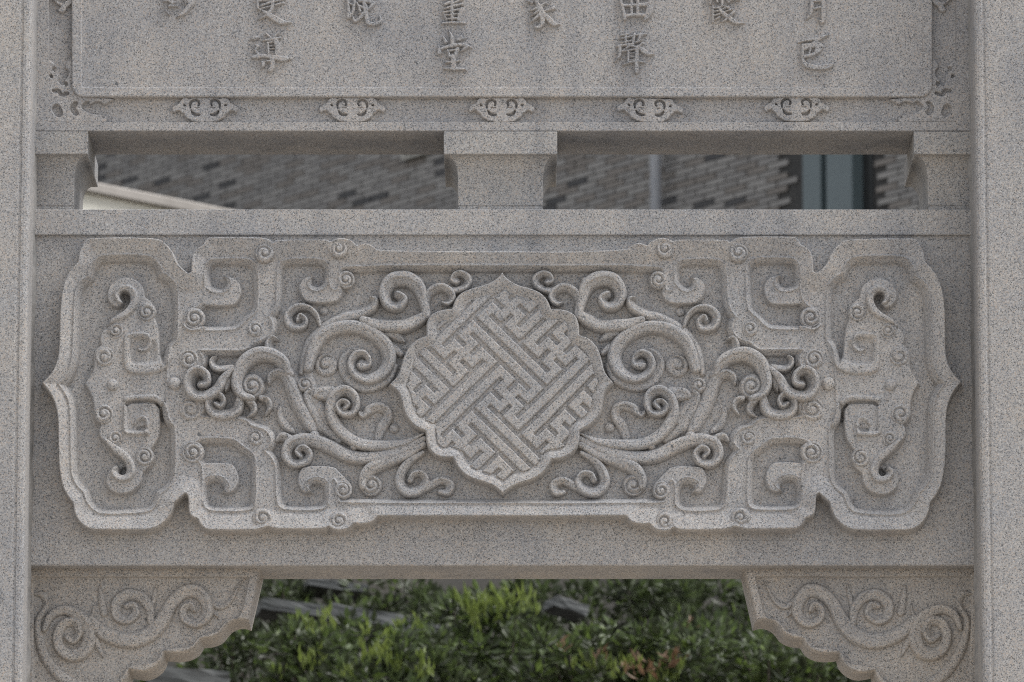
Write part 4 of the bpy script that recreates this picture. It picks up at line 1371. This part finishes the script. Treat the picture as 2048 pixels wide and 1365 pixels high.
def shrub(u, vtop, dist, wpx, label, n=1500, seed=0, tones=(0.55, 0.45), cat_name='leafy_shrub', leaf=0.055):
    rs = random.Random(seed)
    top = at_dist(u, vtop, dist)
    rx = wpx / 2 / (FPX / dist)
    y0 = float(top[1])
    zb = float(bank_z(y0)) - 0.05
    hgt = max(0.35, float(top[2]) - zb)
    t = thing(cat_name, label, 'shrub', (float(top[0]), y0, zb), 'shrubs on the bank behind the gate')
    off = np.array([float(top[0]), y0, zb])
    # stems
    v_, f_ = [], []
    tips = []
    for k in range(9):
        a = rs.uniform(0, 2 * math.pi)
        e = Vector((math.cos(a) * rx * rs.uniform(0.2, 0.9), math.sin(a) * rx * rs.uniform(0.2, 0.8), hgt * rs.uniform(0.5, 0.92)))
        s0_ = Vector((rs.uniform(-0.04, 0.04), rs.uniform(-0.04, 0.04), 0))
        tips.append(e)
        mid = s0_.lerp(e, 0.5) + Vector((rs.uniform(-.05, .05), rs.uniform(-.05, .05), 0.05))
        ring = None
        for q, (pt, r) in enumerate(((s0_, 0.012), (mid, 0.008), (e, 0.003))):
            b = len(v_)
            v_ += [tuple(off + np.array(pt + Vector((r * math.cos(w), r * math.sin(w), 0)))) for w in (0, 1.57, 3.14, 4.71)]
            if ring is not None:
                f_ += [(ring + i, ring + (i + 1) % 4, b + (i + 1) % 4, b + i) for i in range(4)]
            ring = b
    mesh_py('stems', v_, f_, TWIG, t)
    # foliage: clumps around twig ends, gaps between
    clumps = [Vector((rs.gauss(0, 0.5) * rx, rs.gauss(0, 0.45) * rx, hgt * (1 - abs(rs.gauss(0, 0.42))))) for _ in range(26)] + tips
    pts, dirs, lens, wids = [], [], [], []
    for k in range(n):
        c = rs.choice(clumps)
        cr = rx * 0.22
        d = Vector((rs.gauss(0, 1), rs.gauss(0, 1), rs.gauss(0, 0.9))).normalized()
        p = c + d * cr * rs.random() ** 0.5
        if p.z < 0.02 or p.z > hgt * 1.02:
            continue
        pts.append(off + np.array(p))
        dd = d + Vector((0, 0, 0.5))
        dirs.append(dd)
        l = leaf * rs.uniform(0.6, 1.3)
        lens.append(l)
        wids.append(l * rs.uniform(0.16, 0.26))
    v_, f_ = leaves(pts, dirs, lens, wids, rs)
    me_ = bpy.data.meshes.new('foliage')
    me_.from_pydata([tuple(np.array(p) - off) for p in v_], [], f_)
    o_ = link_mesh('foliage', me_, [LEAF_D, LEAF_M, LEAF_L], t)
    mi_ = np.repeat([2 if rs.random() < 0.24 * tones[1] else 0 if rs.random() < tones[0] else 1 for _ in range(len(f_) // 4)], 4).astype(np.int32)
    me_.polygons.foreach_set('material_index', mi_)
    o_['kind'] = 'stuff'
    return t, off


def shoot(t, u, v_, dist, size, mat, seed, n=9, spread=0.6):
    rs = random.Random(seed)
    size *= rs.uniform(1.0, 1.6)
    p0 = at_dist(u, v_, dist)
    pts, dirs, lens, wids = [], [], [], []
    for k in range(n):
        pts.append(p0 + np.array([rs.gauss(0, size * 0.30), rs.gauss(0, size * 0.3), rs.uniform(-size * 0.7, size * 0.3)]))
        dirs.append((rs.gauss(0, spread * 0.6), rs.gauss(0, spread * 0.6), 1.0))
        l = size * rs.uniform(0.6, 1.1)
        lens.append(l)
        wids.append(l * rs.uniform(0.09, 0.16))
    vv, ff = leaves(pts, dirs, lens, wids, rs)
    off = root_loc(t)
    me_ = bpy.data.meshes.new('young_shoot')
    me_.from_pydata([tuple(np.array(p) - off) for p in vv], [], ff)
    return link_mesh('young_shoot' if mat is LEAF_Y else 'brown_leaves', me_, mat, t)


SH = [
    (430, 1262, 27.6, 330, 'dark shrub half hidden behind the left bracket scallops', 1600, (0.75, 0.25), []),
    (625, 1236, 27.3, 230, 'green shrub with two pale young tips, below the level stone', 1700, (0.5, 0.5),
     [(618, 1250, .05), (642, 1245, .055), (655, 1238, .05), (612, 1328, .05), (632, 1318, .045), (560, 1345, .04)]),
    (772, 1252, 27.0, 230, 'shrub with several bright lime shoots low in the opening', 1700, (0.5, 0.5),
     [(730, 1262, .05), (768, 1278, .05), (735, 1308, .06), (772, 1320, .06), (800, 1325, .05), (795, 1250, .045), (700, 1342, .05), (765, 1312, .05), (832, 1245, .045)]),
    (862, 1300, 26.8, 170, 'low shrub with a single lime tip, left of the big bright clump', 1200, (0.55, 0.45), [(850, 1318, .06), (858, 1340, .05), (835, 1345, .05)]),
    (985, 1192, 27.6, 250, 'tall shrub with the largest clump of lime shoots, under the lintel middle', 2000, (0.55, 0.45),
     [(945, 1205, .06), (965, 1200, .06), (985, 1210, .07), (1005, 1200, .07), (1020, 1195, .06), (1050, 1208, .06), (1065, 1215, .05), (940, 1240, .055), (1000, 1222, .06), (1028, 1212, .05), (955, 1225, .05)]),
    (1150, 1268, 27.0, 260, 'shrub with rusty brown leaves low in front of the dark hollow', 1700, (0.6, 0.4),
     [(1148, 1330, .05), (1180, 1325, .05), (1210, 1320, .06), (1250, 1325, .05)]),
    (1300, 1262, 26.9, 260, 'shrub with brown and lime leaves together, right of centre', 1800, (0.55, 0.45), [(1318, 1352, .06), (1355, 1345, .05), (1235, 1345, .05), (1275, 1330, .04)]),
    (1395, 1228, 27.5, 280, 'plain mid green shrub left of the right bracket tip', 1800, (0.6, 0.4), []),
    (1540, 1268, 27.0, 260, 'green shrub directly under the right bracket tip', 1700, (0.5, 0.5), []),
    (1690, 1300, 27.3, 260, 'shrub mostly hidden behind the right bracket scallops', 1200, (0.7, 0.3), []),
    (560, 1170, 30.5, 220, 'dark shrub at the top of the bank above the level stone', 1500, (0.85, 0.15), []),
    (820, 1168, 30.2, 300, 'dark olive shrub under the lintel, left of the lime clump', 2000, (0.75, 0.25), []),
    (1085, 1160, 30.6, 240, 'greyish shrub just right of the lime clump, up the bank', 1700, (0.7, 0.3), []),
    (1260, 1158, 30.3, 300, 'dark shrub high on the bank, right of the rough stone', 2000, (0.8, 0.2), []),
    (640, 1150, 33.6, 420, 'dark bush at the back of the bank behind the pale slab', 1800, (0.9, 0.1), []),
    (1010, 1146, 33.8, 420, 'dark bush at the back of the bank directly behind the lime clump', 1800, (0.9, 0.1), []),
    (1360, 1146, 33.6, 460, 'dark bush at the back of the bank towards the right bracket', 1800, (0.9, 0.1), []),
    (1430, 1160, 30.0, 300, 'olive shrub high on the bank beside the right bracket', 2000, (0.7, 0.3), []),
]
for k, (u, vt, ds, wp, lab, n, tn, shoots) in enumerate(SH):
    t, off = shrub(u, vt, ds, wp, lab, n, 100 + k, tn)
    for q, (su, sv, sz) in enumerate(shoots):
        shoot(t, su, sv, ds - 0.25, sz, LEAF_Y, 1000 + 31 * k + q)
    if k == 5:
        for q, (su, sv) in enumerate(((1122, 1290), (1205, 1312))):
            shoot(t, su, sv, ds - 0.25, 0.045, LEAF_B, 5000 + q, 8, 1.5)
    if k == 6:
        for q, (su, sv) in enumerate(((1252, 1338), (1290, 1335), (1330, 1322), (1340, 1310), (1310, 1345))):
            shoot(t, su, sv, ds - 0.25, 0.05, LEAF_B, 6000 + q, 8, 1.5)
    if k == 7:
        shoot(t, 1375, 1242, ds - 0.25, 0.04, LEAF_B, 7000, 6, 1.5)
